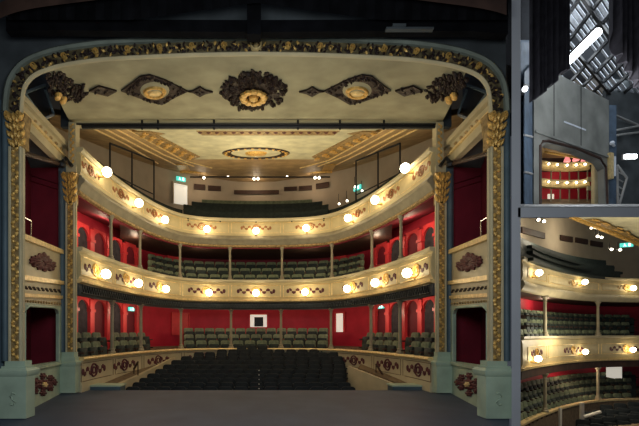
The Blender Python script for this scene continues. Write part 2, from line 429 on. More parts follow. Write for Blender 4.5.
# columns
def column(label, x, y, z0, z1, group, r=.05):
    t = thing('slender_column', label, 'column', (x, y, z0), group)
    h = z1 - z0
    m = M(); m.lathe((x, y, z0), [(r * 2.2, 0), (r * 2.2, .06), (r * 1.5, .10), (r * 1.7, .14), (r * 1.1, .18)], 12); obj('base', m, 'colp', t)
    m = M(); m.lathe((x, y, z0), [(r * 1.05, .18), (r, h * .5), (r * .9, h - .22)], 12); obj('shaft', m, 'colp', t)
    m = M(); m.lathe((x, y, z0), [(r * .9, h - .22), (r * 1.3, h - .20), (r * .95, h - .17), (r * 1.6, h - .08), (r * 2.1, h - .05), (r * 2.1, h)], 12); obj('capital', m, 'colp', t)
CC = Curve(.02)
for i, c in enumerate(COLS):
    p, nn = CC.place(c); column(f'slender cream column, {ordn(i + 1)} from the left, between the two balconies', p.x, p.y, 3.92, 5.36, 'columns between the balconies')
    p, nn = CC.place(c + (1 if c < 256 else -1)); column(f'slender cream column, {ordn(i + 1)} from the left, standing on the stalls parapet', p.x, p.y, .94, 2.66, 'columns on the stalls parapet', .055)

# ------------------------------------------------------------------ seats
def rslab(m, w, h, y0, y1, z0, r=.06, lean=0.0):
    pts = []
    for cx, cz, a0 in ((w / 2 - r, h - r, 0), (-w / 2 + r, h - r, 90)):
        for k in range(4):
            a = math.radians(a0 + 30 * k); pts.append((cx + r * math.cos(a), cz + r * math.sin(a)))
    pts += [(-w / 2, 0), (w / 2, 0)]
    f = lambda y, s: [Vector((x * s, y + z * lean, z0 + h / 2 + (z - h / 2) * s)) for x, z in pts]
    m.loops([f(y0 + .015, .93), f(y0 + .03, 1), f(y1 - .02, 1), f(y1, .95)])
def make_seat(name, label, cat, wid, m_back, m_cush, m_arm, frame_label):
    t = thing(name, label, cat, (0, 0, 0))
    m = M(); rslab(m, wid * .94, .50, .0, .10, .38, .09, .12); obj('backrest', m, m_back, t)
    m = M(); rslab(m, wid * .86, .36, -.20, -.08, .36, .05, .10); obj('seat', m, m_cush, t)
    for s in (-1, 1):
        m = M(); x = s * wid * .47; m.box(x - .02, x + .02, -.26, .10, .56, .61); m.box(x - .018, x + .018, -.12, .06, 0, .56); obj('armrest', m, m_arm, t)
    return t
SW = .45
stall0 = make_seat('stalls_seat', 'x', 'theatre seat', SW, 'seat', 'seat', 'black', '')
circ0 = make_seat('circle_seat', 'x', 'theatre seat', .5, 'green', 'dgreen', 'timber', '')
used = {}
def put(proto, loc, rz, label, group):
    if proto.name not in used:
        used[proto.name] = 1; proto.location = loc; proto.rotation_euler = (0, 0, rz); tag(proto, label, None, group); return proto
    return dup(proto, loc, rz, label, group)
RT = [387.5, 383, 378.5, 374, 369.5, 365, 360.5, 356.5, 352.5, 349.5]
RL = [124, 131, 138, 146, 154, 162, 170, 180, 193, 216]
RR = [357, 352, 346, 346, 346, 346, 346, 344, 340, 332]
for k in range(10):
    Y = 12.0 + .54 * k; zt = HC - (RT[k] - HY) * Y / F; zf = zt - .87
    x0 = (RL[k] - CX) * Y / F; x1 = (RR[k] - CX) * Y / F; n = int((x1 - x0) / SW)
    sp = (x1 - x0) / n
    for i in range(n):
        put(stall0, (x0 + sp * (i + .5), Y, zf), 0, f'dark stalls seat, {ordn(i + 1)} from the left in {ordn(k + 1)} row from stage', f'dark seats in the {ordn(k + 1)} stalls row')
for i in range(3):
    Y = 17.3; put(stall0, (-.62 + .45 * i, Y - .1, HC - 13 * Y / F - .87), 0, f'dark stalls seat, {ordn(i + 1)} from the left in the short row at the back', 'dark seats in the short back row')
# stalls rake steps under the rows so that the seats stand on something
for k in range(11):
    m = M()
    if k < 10:
        Y = 12.0 + .54 * k; zf = HC - (RT[k] - HY) * Y / F - .87
        x0 = (RL[k] - CX) * Y / F; x1 = (RR[k] - CX) * Y / F; m.box(x0, x1, Y - .27, Y + .27, -1.25, zf)
    else:
        Y = 17.2; zf = HC - 13 * 17.3 / F - .87; m.box(-.9, .55, Y - .25, Y + .35, -1.2, zf)
    struct('floor_stalls_step', m, 'carpet')
for k in range(5):
    Y = 12.0 + .54 * k; zt = HC - (RT[k] - HY) * Y / F
    m = M(); m.ball((3 * Y / F, Y - .02, zt - .03), .018, 8)
    obj('aisle_marker', m, 'white', label=f'tiny lit marker on the {ordn(k + 1)} stalls row at the centre', cat='marker light', group='stalls markers')

def seat_rows(level, rows, px0, px1, proto, group, pitch=.5, flip=False):
    for r, (s, zt) in enumerate(rows):
        cur = Curve(s); l0, l1 = cur.lpx(px0), cur.lpx(px1); n = max(1, int((l1 - l0) / pitch))
        for i in range(n):
            p, nn = cur.at(l0 + (l1 - l0) * (i + .5) / n)
            rz = math.atan2(nn.x, -nn.y)
            put(proto, (p.x, p.y, zt - .88), rz, f'green seat, {ordn(i + 1)} from left, {ordn(r + 1)} row {level}', group)
def tier(name, lst, la, lb, z0, matn):
    for s0, s1, z in lst:
        A, B = Curve(s0), Curve(s1); m = M(); n = 60; ra, rb = [], []
        for k in range(n + 1):
            f = la + (lb - la) * k / n
            ra.append(A.at(A.lpx(f))[0]); rb.append(B.at(B.lpx(f))[0])
        V = lambda p, zz: p + Vector((0, 0, zz))
        m.loops([[V(a, z0), V(b, z0), V(b, z), V(a, z)] for a, b in zip(ra, rb)]); struct(name, m, matn)
PITR = [(.14, 1.27), (.38, 1.54), (.62, 1.84)]
seat_rows('above the stalls parapet, central block', PITR, 184, 328, circ0, 'central seats behind the stalls parapet')
tier('floor_pit_step', [(.05, .26, .39), (.26, .50, .66), (.50, .99, .96)], 150, 362, -.1, 'carpet')
CIR = [(.14, 4.24), (.38, 4.66), (.62, 5.08)]
seat_rows('of the circle, central block', CIR, 150, 362, circ0, 'central seats of the circle')
tier('floor_circle_step', [(.05, .26, 3.36), (.26, .50, 3.78), (.50, .99, 4.20)], 146, 366, 2.9, 'wine')
for a, b, nm in ((74, 104, 'left box by the stage'), (113, 148, 'left box beyond it'), (364, 399, 'right box beyond the far column'), (408, 438, 'right box by the stage')):
    seat_rows(f'of the parapet, {nm}', [(.12, 1.34), (.40, 1.62)], a, b, circ0, 'side seats behind the stalls parapet', .52)
tier('floor_pit_side_left', [(.05, .26, .46), (.26, .6, .74)], 74, 149, -.1, 'carpet'); tier('floor_pit_side_right', [(.05, .26, .46), (.26, .6, .74)], 363, 438, -.1, 'carpet')
# gallery benches
for r, (s, zt) in enumerate([(.10, 6.98), (.28, 7.36), (.46, 7.74), (.62, 8.06)]):
    cur = Curve(s); px0, px1 = (184, 328) if r < 2 else ((192, 322) if r < 3 else (202, 312))
    l0, l1 = cur.lpx(px0), cur.lpx(px1)
    p, nn = cur.at((l0 + l1) / 2)
    t = thing('gallery_bench', f'long dark bench, {ordn(r + 1)} row from the front of the top gallery', 'bench', p + Vector((0, 0, zt - .8)), 'benches in the top gallery')
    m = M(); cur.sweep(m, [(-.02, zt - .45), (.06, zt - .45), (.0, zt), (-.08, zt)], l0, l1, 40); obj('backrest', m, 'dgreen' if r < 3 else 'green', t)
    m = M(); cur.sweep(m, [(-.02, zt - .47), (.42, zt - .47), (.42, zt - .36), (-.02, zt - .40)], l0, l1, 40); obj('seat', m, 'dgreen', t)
    for e in range(5):
        l = l0 + (l1 - l0) * e / 4; p, nn = cur.at(l); tt = Vector((-nn.y, nn.x, 0)) * .03
        m = M(); b = p + Vector((0, 0, zt - .95)); m.hexa([b - tt, b + tt, b + tt + nn * .4, b - tt + nn * .4], [q + Vector((0, 0, .52)) for q in (b - tt, b + tt, b + tt + nn * .4, b - tt + nn * .4)]); obj('support', m, 'black', t)
tier('floor_gallery_step', [(.02, .20, 6.0), (.20, .40, 6.35), (.40, .60, 6.75), (.60, .99, 7.10)], 120, 392, 5.4, 'timber')

# red arcades at the backs of the side boxes
def arcade(level, z0, z1, pxs, nmside):
    cur = Curve(.90)
    for i, (a, b) in enumerate(pxs):
        l0, l1 = cur.lpx(a), cur.lpx(b); p, nn = cur.at((l0 + l1) / 2)
        t = thing('red_box_arch', f'red arched screen, {ordn(i + 1)} from the stage, {nmside} side, {level}', 'arched screen', p + Vector((0, 0, z0)), 'red arched box screens')
        W = l1 - l0; mp = cur.mapper(1, 0, 0)
        mp = lambda u, v, h: (lambda q: q[0] + q[1] * h + Vector((0, 0, v)))(cur.at(l0 + u))
        for u in (.06, W - .06):
            m = M()
            m.loops([[mp(u - .07, z, 0), mp(u + .07, z, 0), mp(u + .07, z, .14), mp(u - .07, z, .14)] for z in (z0, z1 - .1)])
            m.loops([[mp(u - .10, z, -.02), mp(u + .10, z, -.02), mp(u + .10, z, .18), mp(u - .10, z, .18)] for z in (z1 - .55, z1 - .45)]); obj('pilaster', m, 'redp', t)
        r = W / 2 - .14; zs = z1 - .5; N = 14; lowp, topp = [], []
        hgt = min(r, z1 - zs - .08)
        for k in range(N + 1):
            an = math.pi * (1 - k / N); u = W / 2 + r * math.cos(an); v = zs + hgt * math.sin(an)
            lowp.append((u, v)); topp.append((u, z1))
        m = M(); m.loops([[mp(a_[0], a_[1], .02), mp(a_[0], a_[1], .10), mp(b_[0], b_[1], .10), mp(b_[0], b_[1], .02)] for a_, b_ in zip(lowp, topp)]); obj('arch_head', m, 'redp', t)
        hh = z0 + (z1 - z0) * .42
        m = M(); m.loops([[mp(.12, z, .02), mp(W - .12, z, .02), mp(W - .12, z, .09), mp(.12, z, .09)] for z in (z0, hh)]); obj('dado_panel', m, 'redp', t)
        m = M(); m.loops([[mp(.12, z, .0), mp(W - .12, z, .0), mp(W - .12, z, .02), mp(.12, z, .02)] for z in (hh, z1 - .05)]); obj('dark_backing', m, 'cloth' if i % 2 == 0 else 'wine', t, label='dark backing standing for the shade in the arched opening')  # dark sheet stands in for the shade inside the arched opening
LA = [(72, 89), (89, 106), (106, 122), (122, 136)]
RA = [(512 - b, 512 - a) for a, b in LA]
arcade('stalls level', .40, 2.9, LA, 'left'); arcade('stalls level', .40, 2.9, RA, 'right')
arcade('circle level', 3.45, 5.4, LA, 'left'); arcade('circle level', 3.45, 5.4, RA, 'right')

# box partitions and seating rails in the circle sides
for i, (c, nm) in enumerate(((111, 'left box beside the stage'), (140, 'left box by the curve'), (401, 'right box beside the stage'), (372, 'right box by the curve'))):
    A, B = Curve(.05), Curve(.78)
    la = A.lpx(c); a, n1 = A.at(la); b, n2 = B.at(B.L[-1] * la / A.L[-1])
    for lev, z in (('circle', 3.3), ('stalls', .3)):
        m = M(); d = (b - a).normalized(); sd = Vector((-d.y, d.x, 0)) * .03
        base = [a + sd, a - sd, b - sd, b + sd]
        m.hexa([q + Vector((0, 0, z)) for q in base], [base[0] + Vector((0, 0, z + .75)), base[1] + Vector((0, 0, z + .75)), base[2] + Vector((0, 0, z + 1.15)), base[3] + Vector((0, 0, z + 1.15))])
        obj('box_partition', m, 'redp', label=f'low red partition closing the {nm}, {lev} level', cat='partition', group='red box partitions')

# doors and lit openings at the back
def hall_door(num, px, z0, w, h, material, cur_s=.985, frame='redp'):
    cur = Curve(cur_s); l0 = cur.lpx(px)
    mp = lambda u, v, hh: (lambda q: q[0] + q[1] * hh + Vector((0, 0, v)))(cur.at(l0 + u))
    m = M(); m.loops([[mp(-w / 2, z, 0), mp(w / 2, z, 0), mp(w / 2, z, .05), mp(-w / 2, z, .05)] for z in (z0, z0 + h)])
    d = struct(f'door_{num}', m, material)
    m = M()
    for a, b, c, e in ((-w / 2 - .07, -w / 2, z0, z0 + h + .07), (w / 2, w / 2 + .07, z0, z0 + h + .07), (-w / 2, w / 2, z0 + h, z0 + h + .07)):
        m.loops([[mp(a, z, 0), mp(b, z, 0), mp(b, z, .1), mp(a, z, .1)] for z in (c, e)])
    struct(f'trim_{num}', m, frame)
    return mp
def zof(py, Y): return HC + (HY - py) * Y / F
Yb = 20.6
mp = hall_door(1, 258.5, zof(327, Yb), .86, .64, 'white_glow')
m = M(); m.loops([[mp(-.22, z, .05), mp(.25, z, .05), mp(.25, z, .09), mp(-.22, z, .09)] for z in (zof(326.5, Yb), zof(317, Yb))]); obj('doorway_shadow_panel', m, 'black', label='dark panel standing for the shade inside the bright doorway, middle of the stalls back wall', cat='painted shade')  # dark panel stands in for the shade inside the doorway
hall_door(2, 340.5, zof(332, 20), .42, .92, 'white_glow')
hall_door(3, 180, zof(335, 20), .85, 1.05, 'redp')
hall_door(4, 132.5, zof(327, 17.5), .28, .52, 'white_glow'); hall_door(5, 384, zof(325, 17.3), .28, .52, 'white_glow')
hall_door(6, 256, zof(257, Yb), .85, .34, 'black')
hall_door(7, 341, zof(272, 20), .55, 1.6, 'redp')
hall_door(8, 180, zof(204, 20), .75, 1.0, 'white_glow', frame='plaster')
hall_door(9, 172, zof(272, 19.6), .5, 1.5, 'redp')
# dark slots in the gallery back wall
for i, (a, b, y0, y1) in enumerate(((194, 205, 184.5, 190), (208, 221, 186, 191), (234, 279, 190.5, 194.5), (284, 297, 187, 191), (299, 312, 186, 190.5), (316, 329, 183, 188.5))):
    cur = Curve(.98); l0, l1 = cur.lpx(a), cur.lpx(b); Y = cur.at((l0 + l1) / 2)[0].y
    mpp = lambda u, v, hh: (lambda q: q[0] + q[1] * hh + Vector((0, 0, v)))(cur.at(l0 + u))
    m = M(); W = l1 - l0
    m.loops([[mpp(u, zof(y1, Y), 0), mpp(u, zof(y0, Y), 0), mpp(u, zof(y0, Y), .04), mpp(u, zof(y1, Y), .04)] for u in (0, W / 2, W)])
    struct(f'window_{i + 1}', m, 'timber')

def exit_sign(label, pos, nn, s=.26):
    t = thing('exit_sign', label, 'exit sign', pos, 'green exit signs')
    tt = Vector((-nn.y, nn.x, 0)).normalized()
    mp = lambda u, v, h: pos + tt * u + Vector((0, 0, v)) + nn * h
    m = M(); plate(m, mp, [(-s, 0), (s, 0), (s, s * .8), (-s, s * .8)], .04, -.04); obj('lit_panel', m, 'exitg', t)
    m = M(); plate(m, mp, ell(-.35 * s, .62 * s, .07 * s, .07 * s, 8), .05, .03)
    plate(m, mp, [(-.45 * s, .5 * s), (-.3 * s, .52 * s), (-.2 * s, .3 * s), (-.05 * s, .12 * s), (-.15 * s, .1 * s), (-.32 * s, .26 * s), (-.5 * s, .1 * s), (-.58 * s, .16 * s), (-.4 * s, .32 * s)], .05, .03)
    obj('running_figure', m, 'exitw', t)
    m = M(); plate(m, mp, [(.25 * s, .1 * s), (.6 * s, .1 * s), (.6 * s, .68 * s), (.25 * s, .68 * s)], .05, .03); obj('door_symbol', m, 'exitw', t)
for px, py, s, lab in ((131, 311, .9, 'small green exit sign on the left red wall at stalls level'), (381.5, 308.5, .9, 'small green exit sign on the right red wall at stalls level'),
                       (126, 240, .9, 'small green exit sign on the left red wall of the circle'), (389, 229.5, .9, 'small green exit sign on the right red wall of the circle'),
                       (181, 181, .95, 'green exit sign above the lit doorway of the top gallery'), (357.5, 190, .95, 'blue-green exit sign at the right end of the top gallery')):
    cur = Curve(s - .02); p, nn = cur.place(px); p.z = zof(py, p.y); exit_sign(lab, p, nn, .20 if py > 200 else .24)

# gallery spotlights on a bar under the rear ceiling
t = thing('rear_lighting_bar', 'black lighting bar with lit spots above the top gallery', 'lighting bar', P(256, 178, 19.3))
m = M(); m.tube([P(190, 177, 19.3), P(330, 177, 19.3)], .035, 8); obj('bar', m, 'black', t)
for x in (200, 240, 272, 318):
    m = M(); m.tube([P(x, 177, 19.3), P(x, 170.5, 19.3)], .015, 6); obj('hanger', m, 'black', t)
for i, (px, py) in enumerate(((204, 178), (228, 175.5), (254, 179), (258, 179), (287, 175.5), (315, 178), (319, 178))):
    b = P(px, py, 19.2); t = thing('spot_lamp', f'small lit spot lamp, {ordn(i + 1)} from the left on the rear gallery bar', 'spot lamp', b, 'spot lamps above the gallery')
    m = M(); m.tube([b + Vector((0, .10, .02)), b], .06, 10); obj('body', m, 'black', t)
    m = M(); m.ball(b + Vector((0, -.03, 0)), .06, 8); obj('lens', m, 'spot', t)
for i, (px, py) in enumerate(((355, 187), (362, 191), (368, 191), (339, 204), (347, 201))):
    Y = 18.5; b = P(px, py, Y); t = thing('spot_lamp', f'small lit lamp, {ordn(i + 1)} of those at the right end of the gallery', 'spot lamp', b, 'lamps at the right end of the gallery')
    m = M(); m.tube([b + Vector((0, .1, .02)), b], .05, 10); m.tube([b + Vector((0, .08, 0)), b + Vector((0, .08, .5))], .012, 6); obj('body', m, 'black', t)
    m = M(); m.ball(b + Vector((0, -.02, 0)), .05, 8); obj('lens', m, 'spot', t)

# gallery guard rails
for sgn, nm in ((-1, 'left'), (1, 'right')):
    fx = (lambda x: x) if sgn < 0 else (lambda x: 510 - x)
    cur = Curve(.06)
    q0, _ = cur.place(fx(110)); t = thing('gallery_guard_rail', f'black iron guard rail on the {nm} arm of the top gallery', 'guard rail', q0 + Vector((0, 0, 6.6)))
    pts = []
    for px, py in ((110, 143.5), (121, 147.5), (132, 152), (143, 156.5), (154, 161)):
        p, _ = cur.place(fx(px)); p.z = zof(py, p.y); pts.append(p)
    m = M(); m.tube(pts, .035, 8); obj('top_rail', m, 'black', t)
    for k in (0, 2, 4):
        m = M(); m.tube([pts[k], Vector((pts[k].x, pts[k].y, 6.5))], .03, 8); obj('post', m, 'black', t)
    pts2 = [Vector((p.x, p.y, 6.9 + (p.z - 8) * .4)) for p in pts]
    m = M(); m.tube(pts2, .025, 8); obj('middle_rail', m, 'black', t)
    # long seat-back rail curving along the gallery side
    cur = Curve(.16); m = M(); l0, l1 = sorted((cur.lpx(fx(96)), cur.lpx(fx(182))))
    cur.sweep(m, [(0, 6.5), (.06, 6.5), (.05, 6.95), (0, 6.95)], l0, l1, 40)
    obj('gallery_side_bench', m, 'dgreen', label=f'dark curved bench back along the {nm} side of the top gallery', cat='bench', group='gallery side benches')

# ------------------------------------------------------------------ stalls side ramps, low walls and rails
def lowwall(name, pts, zlow, th, matn, label, cat):
    m = M(); n = len(pts)
    rings = []
    for i, p in enumerate(pts):
        a = pts[max(0, i - 1)]; b = pts[min(n - 1, i + 1)]; d = (b - a); d.z = 0; d.normalize(); s = Vector((-d.y, d.x, 0)) * th / 2
        rings.append([Vector((p.x, p.y, zlow)) + s, p + s, p - s, Vector((p.x, p.y, zlow)) - s])
    m.loops(rings); return obj(name, m, matn, label=label, cat=cat)
lowwall('ramp_wall', [P(112, 386.5, 11.55), P(140, 374, 13.55), P(174, 357, 16.45)], -1.0, .12, 'cream', 'low cream ramp wall stepping up along the left end of the stalls rows', 'low wall')
lowwall('ramp_wall', [P(349, 366, 14.2), P(395, 384, 11.8)], -1.0, .08, 'cream', 'low cream wall slanting beside the right end of the stalls rows', 'low wall')
m = M(); m.slab([P(80, 386, 11.5), P(108, 388.5, 11.6), P(169, 361, 16.3), P(166, 363, 15.9)], (0, 0, -.5)); struct('floor_ramp_left', m, 'carpet')
m = M(); m.slab([P(358, 367.5, 14.3), P(404, 385.5, 11.9), P(434, 385, 11.6), P(362, 362, 15.6)], (0, 0, -.5)); struct('floor_ramp_right', m, 'carpet')
for a, b, nm in ((79, 122, 'left'), (391, 434, 'right')):
    t = thing('pit_step_box', f'low slate-blue box at the {nm} front corner of the stalls beside the stage', 'step', P((a + b) / 2, 391, 11.35))
    m = M(); A = P(a, 386, 11.4); B = P(b, 386, 11.4); m.box(A.x, B.x, 11.25, 11.7, -.6, A.z); obj('body', m, 'navy', t)
    m = M(); m.box(A.x - .02, B.x + .02, 11.22, 11.74, A.z, A.z + .04); obj('top_board', m, 'teal', t)
for pts, nm in (([(134, 369), (138, 362)], 'left'), ([(376, 364), (384, 377)], 'right')):
    Y = 13.6; a, b = P(*pts[0], Y), P(*pts[1], Y - .3)
    t = thing('hand_rail', f'short brown hand rail on the {nm} side ramp of the stalls', 'hand rail', Vector((a.x, a.y, -.2)), 'ramp hand rails')
    m = M(); m.tube([a, b], .035, 8); obj('rail', m, 'timber', t)
    for q in (a, b):
        m = M(); m.tube([q, Vector((q.x, q.y, q.z - .5))], .02, 8); obj('post', m, 'timber', t)

# ------------------------------------------------------------------ proscenium
def mir(s): return (lambda x: x) if s < 0 else (lambda x: 512 - x)
ARC = [(13.5, 113), (14, 103), (15, 94), (17, 85.5), (21, 78), (28, 70.5), (40, 64), (62, 57.5), (95, 52.5), (130, 50), (190, 47.3), (256, 46)]
half = crom(ARC, 7); full = half + [(512 - x, y) for x, y in half[-2::-1]]
YA = 7.5
class Arc:
    def __init__(s):
        s.p = [Vector(((x - CX) * YA / F, HC + (HY - y) * YA / F)) for x, y in full]
        s.n = []
        for i in range(len(s.p)):
            d = (s.p[min(len(s.p) - 1, i + 1)] - s.p[max(0, i - 1)]).normalized(); s.n.append(Vector((-d.y, d.x)))   # outward (up)
        s.L = [0]
        for i in range(1, len(s.p)): s.L.append(s.L[-1] + (s.p[i] - s.p[i - 1]).length)
    def off(s, i, o, y): q = s.p[i] + s.n[i] * o; return Vector((q.x, y, q.y))
    def mp(s, u, v, h):
        u = max(0, min(s.L[-1] - 1e-6, u)); i = 0
        while s.L[i + 1] < u: i += 1
        f = (u - s.L[i]) / (s.L[i + 1] - s.L[i]); q = s.p[i].lerp(s.p[i + 1], f) + s.n[i].lerp(s.n[i + 1], f) * v
        return Vector((q.x, YA - h, q.y))
A = Arc(); NA = len(A.p)
t = thing('proscenium_arch', 'wide proscenium arch with dark gilded leaf band and cream mouldings', 'arch', (0, YA, 6.8))
def arcsweep(name, prof, matn, i0=0, i1=NA):
    m = M(); m.loops([[A.off(i, o, y) for o, y in prof] for i in range(i0, i1)]); return obj(name, m, matn, t)
arcsweep('band_ground', [(-.125, YA), (.10, YA), (.10, YA + .05), (-.125, YA + .05)], 'bandg')
arcsweep('outer_moulding', [(.10, YA - .06), (.15, YA - .08), (.20, YA - .04), (.25, YA + .02), (.25, YA + .25), (.10, YA + .25)], 'archp')
arcsweep('inner_moulding', [(-.12, YA - .03), (-.145, YA - .05), (-.165, YA - .02), (-.17, YA + .0), (-.17, YA + .03), (-.12, YA + .05)], 'cream')
L = A.L[-1]; n = 460; m = M(); mg = M()
for k in range(n):
    u = L * (k + .5) / n; sg = 1 if k % 2 else -1
    leaf(m if k % 5 else mg, A.mp, u, random.uniform(-.07, .05), sg * random.uniform(.3, 2.8), random.uniform(.07, .12), random.uniform(.035, .055), random.uniform(.03, .05))
scr = obj('leaf_scroll', m, 'dark', t); obj('gilt_leaves', mg, 'gold', scr)
for k in range(-7, 8):
    u = L / 2 + k * .60; m = M()
    if k == 0: ring(m, A.mp, u, 0, .12, .12, .05, .08); dome(m, A.mp, u, 0, .05, .05, .09)
    else: ring(m, A.mp, u, 0, .06, .06, .03, .06, 14); dome(m, A.mp, u, 0, .025, .025, .06, 8)
    obj('rosette', m, 'gold' if k else 'paleg', t)

# wall above and beside the arch
m = M(); zt = 9.6
for i in range(NA - 1):
    a, b = A.off(i, .2, YA + .12), A.off(i + 1, .2, YA + .12)
    ta, tb = Vector((a.x, a.y, zt)), Vector((b.x, b.y, zt))
    if i < 14: ta = Vector((-5.2, a.y, a.z)); tb = Vector((-5.2, b.y, b.z))
    if i >= NA - 15: ta = Vector((4.76, a.y, a.z)); tb = Vector((4.76, b.y, b.z))
    m.loops([[a, ta, ta + Vector((0, .15, 0)), a + Vector((0, .15, 0))], [b, tb, tb + Vector((0, .15, 0)), b + Vector((0, .15, 0))]])
i = 14; a = A.off(i, .2, YA + .12)
m.slab([Vector((-5.2, a.y, a.z)), a, Vector((a.x, a.y, zt)), Vector((-5.2, a.y, zt))], (0, .15, 0))
a = A.off(NA - 1 - i, .2, YA + .12); m.slab([Vector((4.76, a.y, a.z)), a, Vector((a.x, a.y, zt)), Vector((4.76, a.y, zt))], (0, .15, 0))
struct('wall_proscenium', m, 'greywall')
m = M(); m.box(-5.2, -4.77, 7.55, 7.8, 0, 6.0); struct('wall_proscenium_left', m, 'navy')
m = M(); m.box(-5.4, -5.2, 2.0, 7.8, 0, 9.6); struct('wall_stage_left', m, 'greywall')

# sounding board between the arch and the auditorium
def zf(X):
    best = None
    X = max(-4.2, min(4.2, X))
    for i in range(NA - 1):
        a, b = A.off(i, -.16, 0), A.off(i + 1, -.16, 0)
        if a.x <= X <= b.x and b.x - a.x > 1e-6 and a.z > 6.0: return a.z + (b.z - a.z) * (X - a.x) / (b.x - a.x)
    return 6.4
YB = 11.0
def zsb(X, Y):
    t_ = max(0, min(1, (Y - 7.52) / (YB - 7.52))); return zf(X * (1 - .18 * t_)) * (1 - t_) + (7.38) * t_
def on_sb(px, py, h=0):
    lo_, hi_ = 7.0, 11.4
    for _ in range(36):
        Y = (lo_ + hi_) / 2; q = P(px, py, Y)
        if q.z < zsb(q.x, Y): lo_ = Y
        else: hi_ = Y
    q = P(px, py, lo_); q.z -= h; q.y -= h * .3; return q
m = M(); rows = []
for i in range(13):
    f = i / 12; Y = 7.52 + (YB - 7.52) * f; hw = 3.95 + f * 1.15
    rows.append([Vector((-hw + 2 * hw * k / 60, Y, zsb(-hw + 2 * hw * k / 60, Y))) for k in range(61)])
m.loops(rows, closed=False); m.loops([[p + Vector((0, 0, .12)) for p in r] for r in rows], closed=False)
struct('ceiling_sounding_board', m, 'board')
m = M(); a, b = P(70, 123.5, YB), P(442, 123.5, YB); m.box(a.x, b.x, YB - .06, YB + .12, a.z - .08, a.z + .05); struct('trim_sounding_board', m, 'cream')
m = M(); m.box(-5.4, 5.4, YB + .05, YB + .2, 7.3, 8.6); struct('wall_sounding_board_back', m, 'greywall')

def big_rosette(px, py, r, av, label, gold=True):
    t = thing('ceiling_rosette', label, 'ceiling ornament', on_sb(px, py))
    m = M(); plate(m, on_sb, ell(px, py, r * .72, r * .72 * av, 24), .03)
    for k in range(210):
        a = random.uniform(0, 6.28); q = math.sqrt(random.random()); q2 = q * random.uniform(.86, 1.0) * r
        leaf(m, on_sb, px + q2 * .9 * math.cos(a), py + q2 * .9 * math.sin(a) * av, a + random.uniform(-.9, .9), random.uniform(5, 7.5), 4, random.uniform(.05, .13), .8)
    obj('leaf_cluster', m, 'dark', t)
    m = M(); cy = py + r * .14
    for k in range(12):
        a = 2 * math.pi * k / 12; dome(m, lambda u, v, h: on_sb(u, v, h + .09), px + r * .32 * math.cos(a), cy + r * .30 * av * math.sin(a), r * .12, r * .12 * av, .06, 8)
    obj('gilt_petals', m, 'gold', t)
    m = M(); dome(m, lambda u, v, h: on_sb(u, v, h + .07), px, cy, r * .16, r * .15 * av, .12, 12); obj('gilt_boss', m, 'gold', t)
big_rosette(253.5, 90, 33, .60, 'large dark leaf rosette with gilt flower, centre of the canted ceiling above the stage front')
for s, nm in ((-1, 'left'), (1, 'right')):
    fx = mir(s)
    t = thing('corner_foliage', f'dark leaf cluster with gilt flowers in the {nm} corner of the canted ceiling', 'ceiling ornament', on_sb(fx(68), 90), 'corner leaf clusters')
    m = M()
    for k in range(120):
        a = random.uniform(0, 6.28); q = math.sqrt(random.random()); u = 66 + 19 * q * math.cos(a); v = 88 + 12 * q * math.sin(a) + .35 * (u - 69)
        leaf(m, on_sb, fx(u), v, random.uniform(0, 6.28), 5, 3.6, random.uniform(.05, .12), .7)
    obj('leaf_cluster', m, 'dark', t)
    for k, (u, v) in enumerate(((59, 92), (64, 96))):
        m = M(); dome(m, lambda a, b, h: on_sb(a, b, h + .09), fx(u), v, 4, 3, .12, 10); obj('gilt_flower', m, 'gold', t)
    m = M(); plate(m, on_sb, [(fx(89), 90), (fx(99), 85), (fx(117), 90), (fx(108), 95)], .05)
    for k in range(6): leaf(m, on_sb, fx(94 + 3 * k), 90, k * 2.1, 5, 3, .10, .6)
    obj('ceiling_lozenge', m, 'dark', label=f'small dark lozenge beside the {nm} corner leaf cluster of the canted ceiling', cat='ceiling ornament', group='dark lozenges near the corners')
    t = thing('ceiling_diamond', f'large dark diamond with gilt oval on the {nm} half of the canted ceiling', 'ceiling ornament', on_sb(fx(155), 90), 'large ceiling diamonds')
    outer = [(121, 90), (132, 82), (140, 75.5), (150, 74), (165, 79), (175, 84), (188, 90.5), (174, 97), (162, 104), (148, 100.5), (134, 95)]
    m = M(); plate(m, on_sb, [(fx(u), v) for u, v in outer], .04)
    for k in range(70):
        i = k % len(outer); f = random.random(); a = outer[i]; b = outer[(i + 1) % len(outer)]; leaf(m, on_sb, fx(154 + (a[0] + (b[0] - a[0]) * f - 154) * .84), 89.5 + (a[1] + (b[1] - a[1]) * f - 89.5) * .84, random.uniform(0, 6.28), 4.5, 3, .09, .6)
    obj('leaf_border', m, 'dark', t)
    m = M(); dome(m, on_sb, fx(155), 89, 18, 11, .06, 24); obj('pale_oval', m, 'board', t)
    m = M(); ring(m, lambda u, v, h: on_sb(u, v, h + .05), fx(155), 90.5, 12, 6.5, 5, .05, 24); obj('gilt_ring', m, 'gold', t)
    m = M(); dome(m, lambda u, v, h: on_sb(u, v, h + .06), fx(155), 91.5, 7, 3.2, .04, 16); obj('gilt_boss', m, 'paleg', t)
    m = M(); plate(m, on_sb, [(fx(188), 90.5), (fx(193), 90), (fx(200), 86), (fx(206), 89.5), (fx(213), 91), (fx(206), 92.5), (fx(200), 95.5), (fx(193), 91.5)], .05)
    for k in range(4): leaf(m, on_sb, fx(200), 90.5, k * 1.57, 6, 3, .09, .6)
    obj('ceiling_star_tip', m, 'dark', label=f'small dark pointed ornament between the {nm} diamond and the central rosette', cat='ceiling ornament', group='small pointed ceiling ornaments')

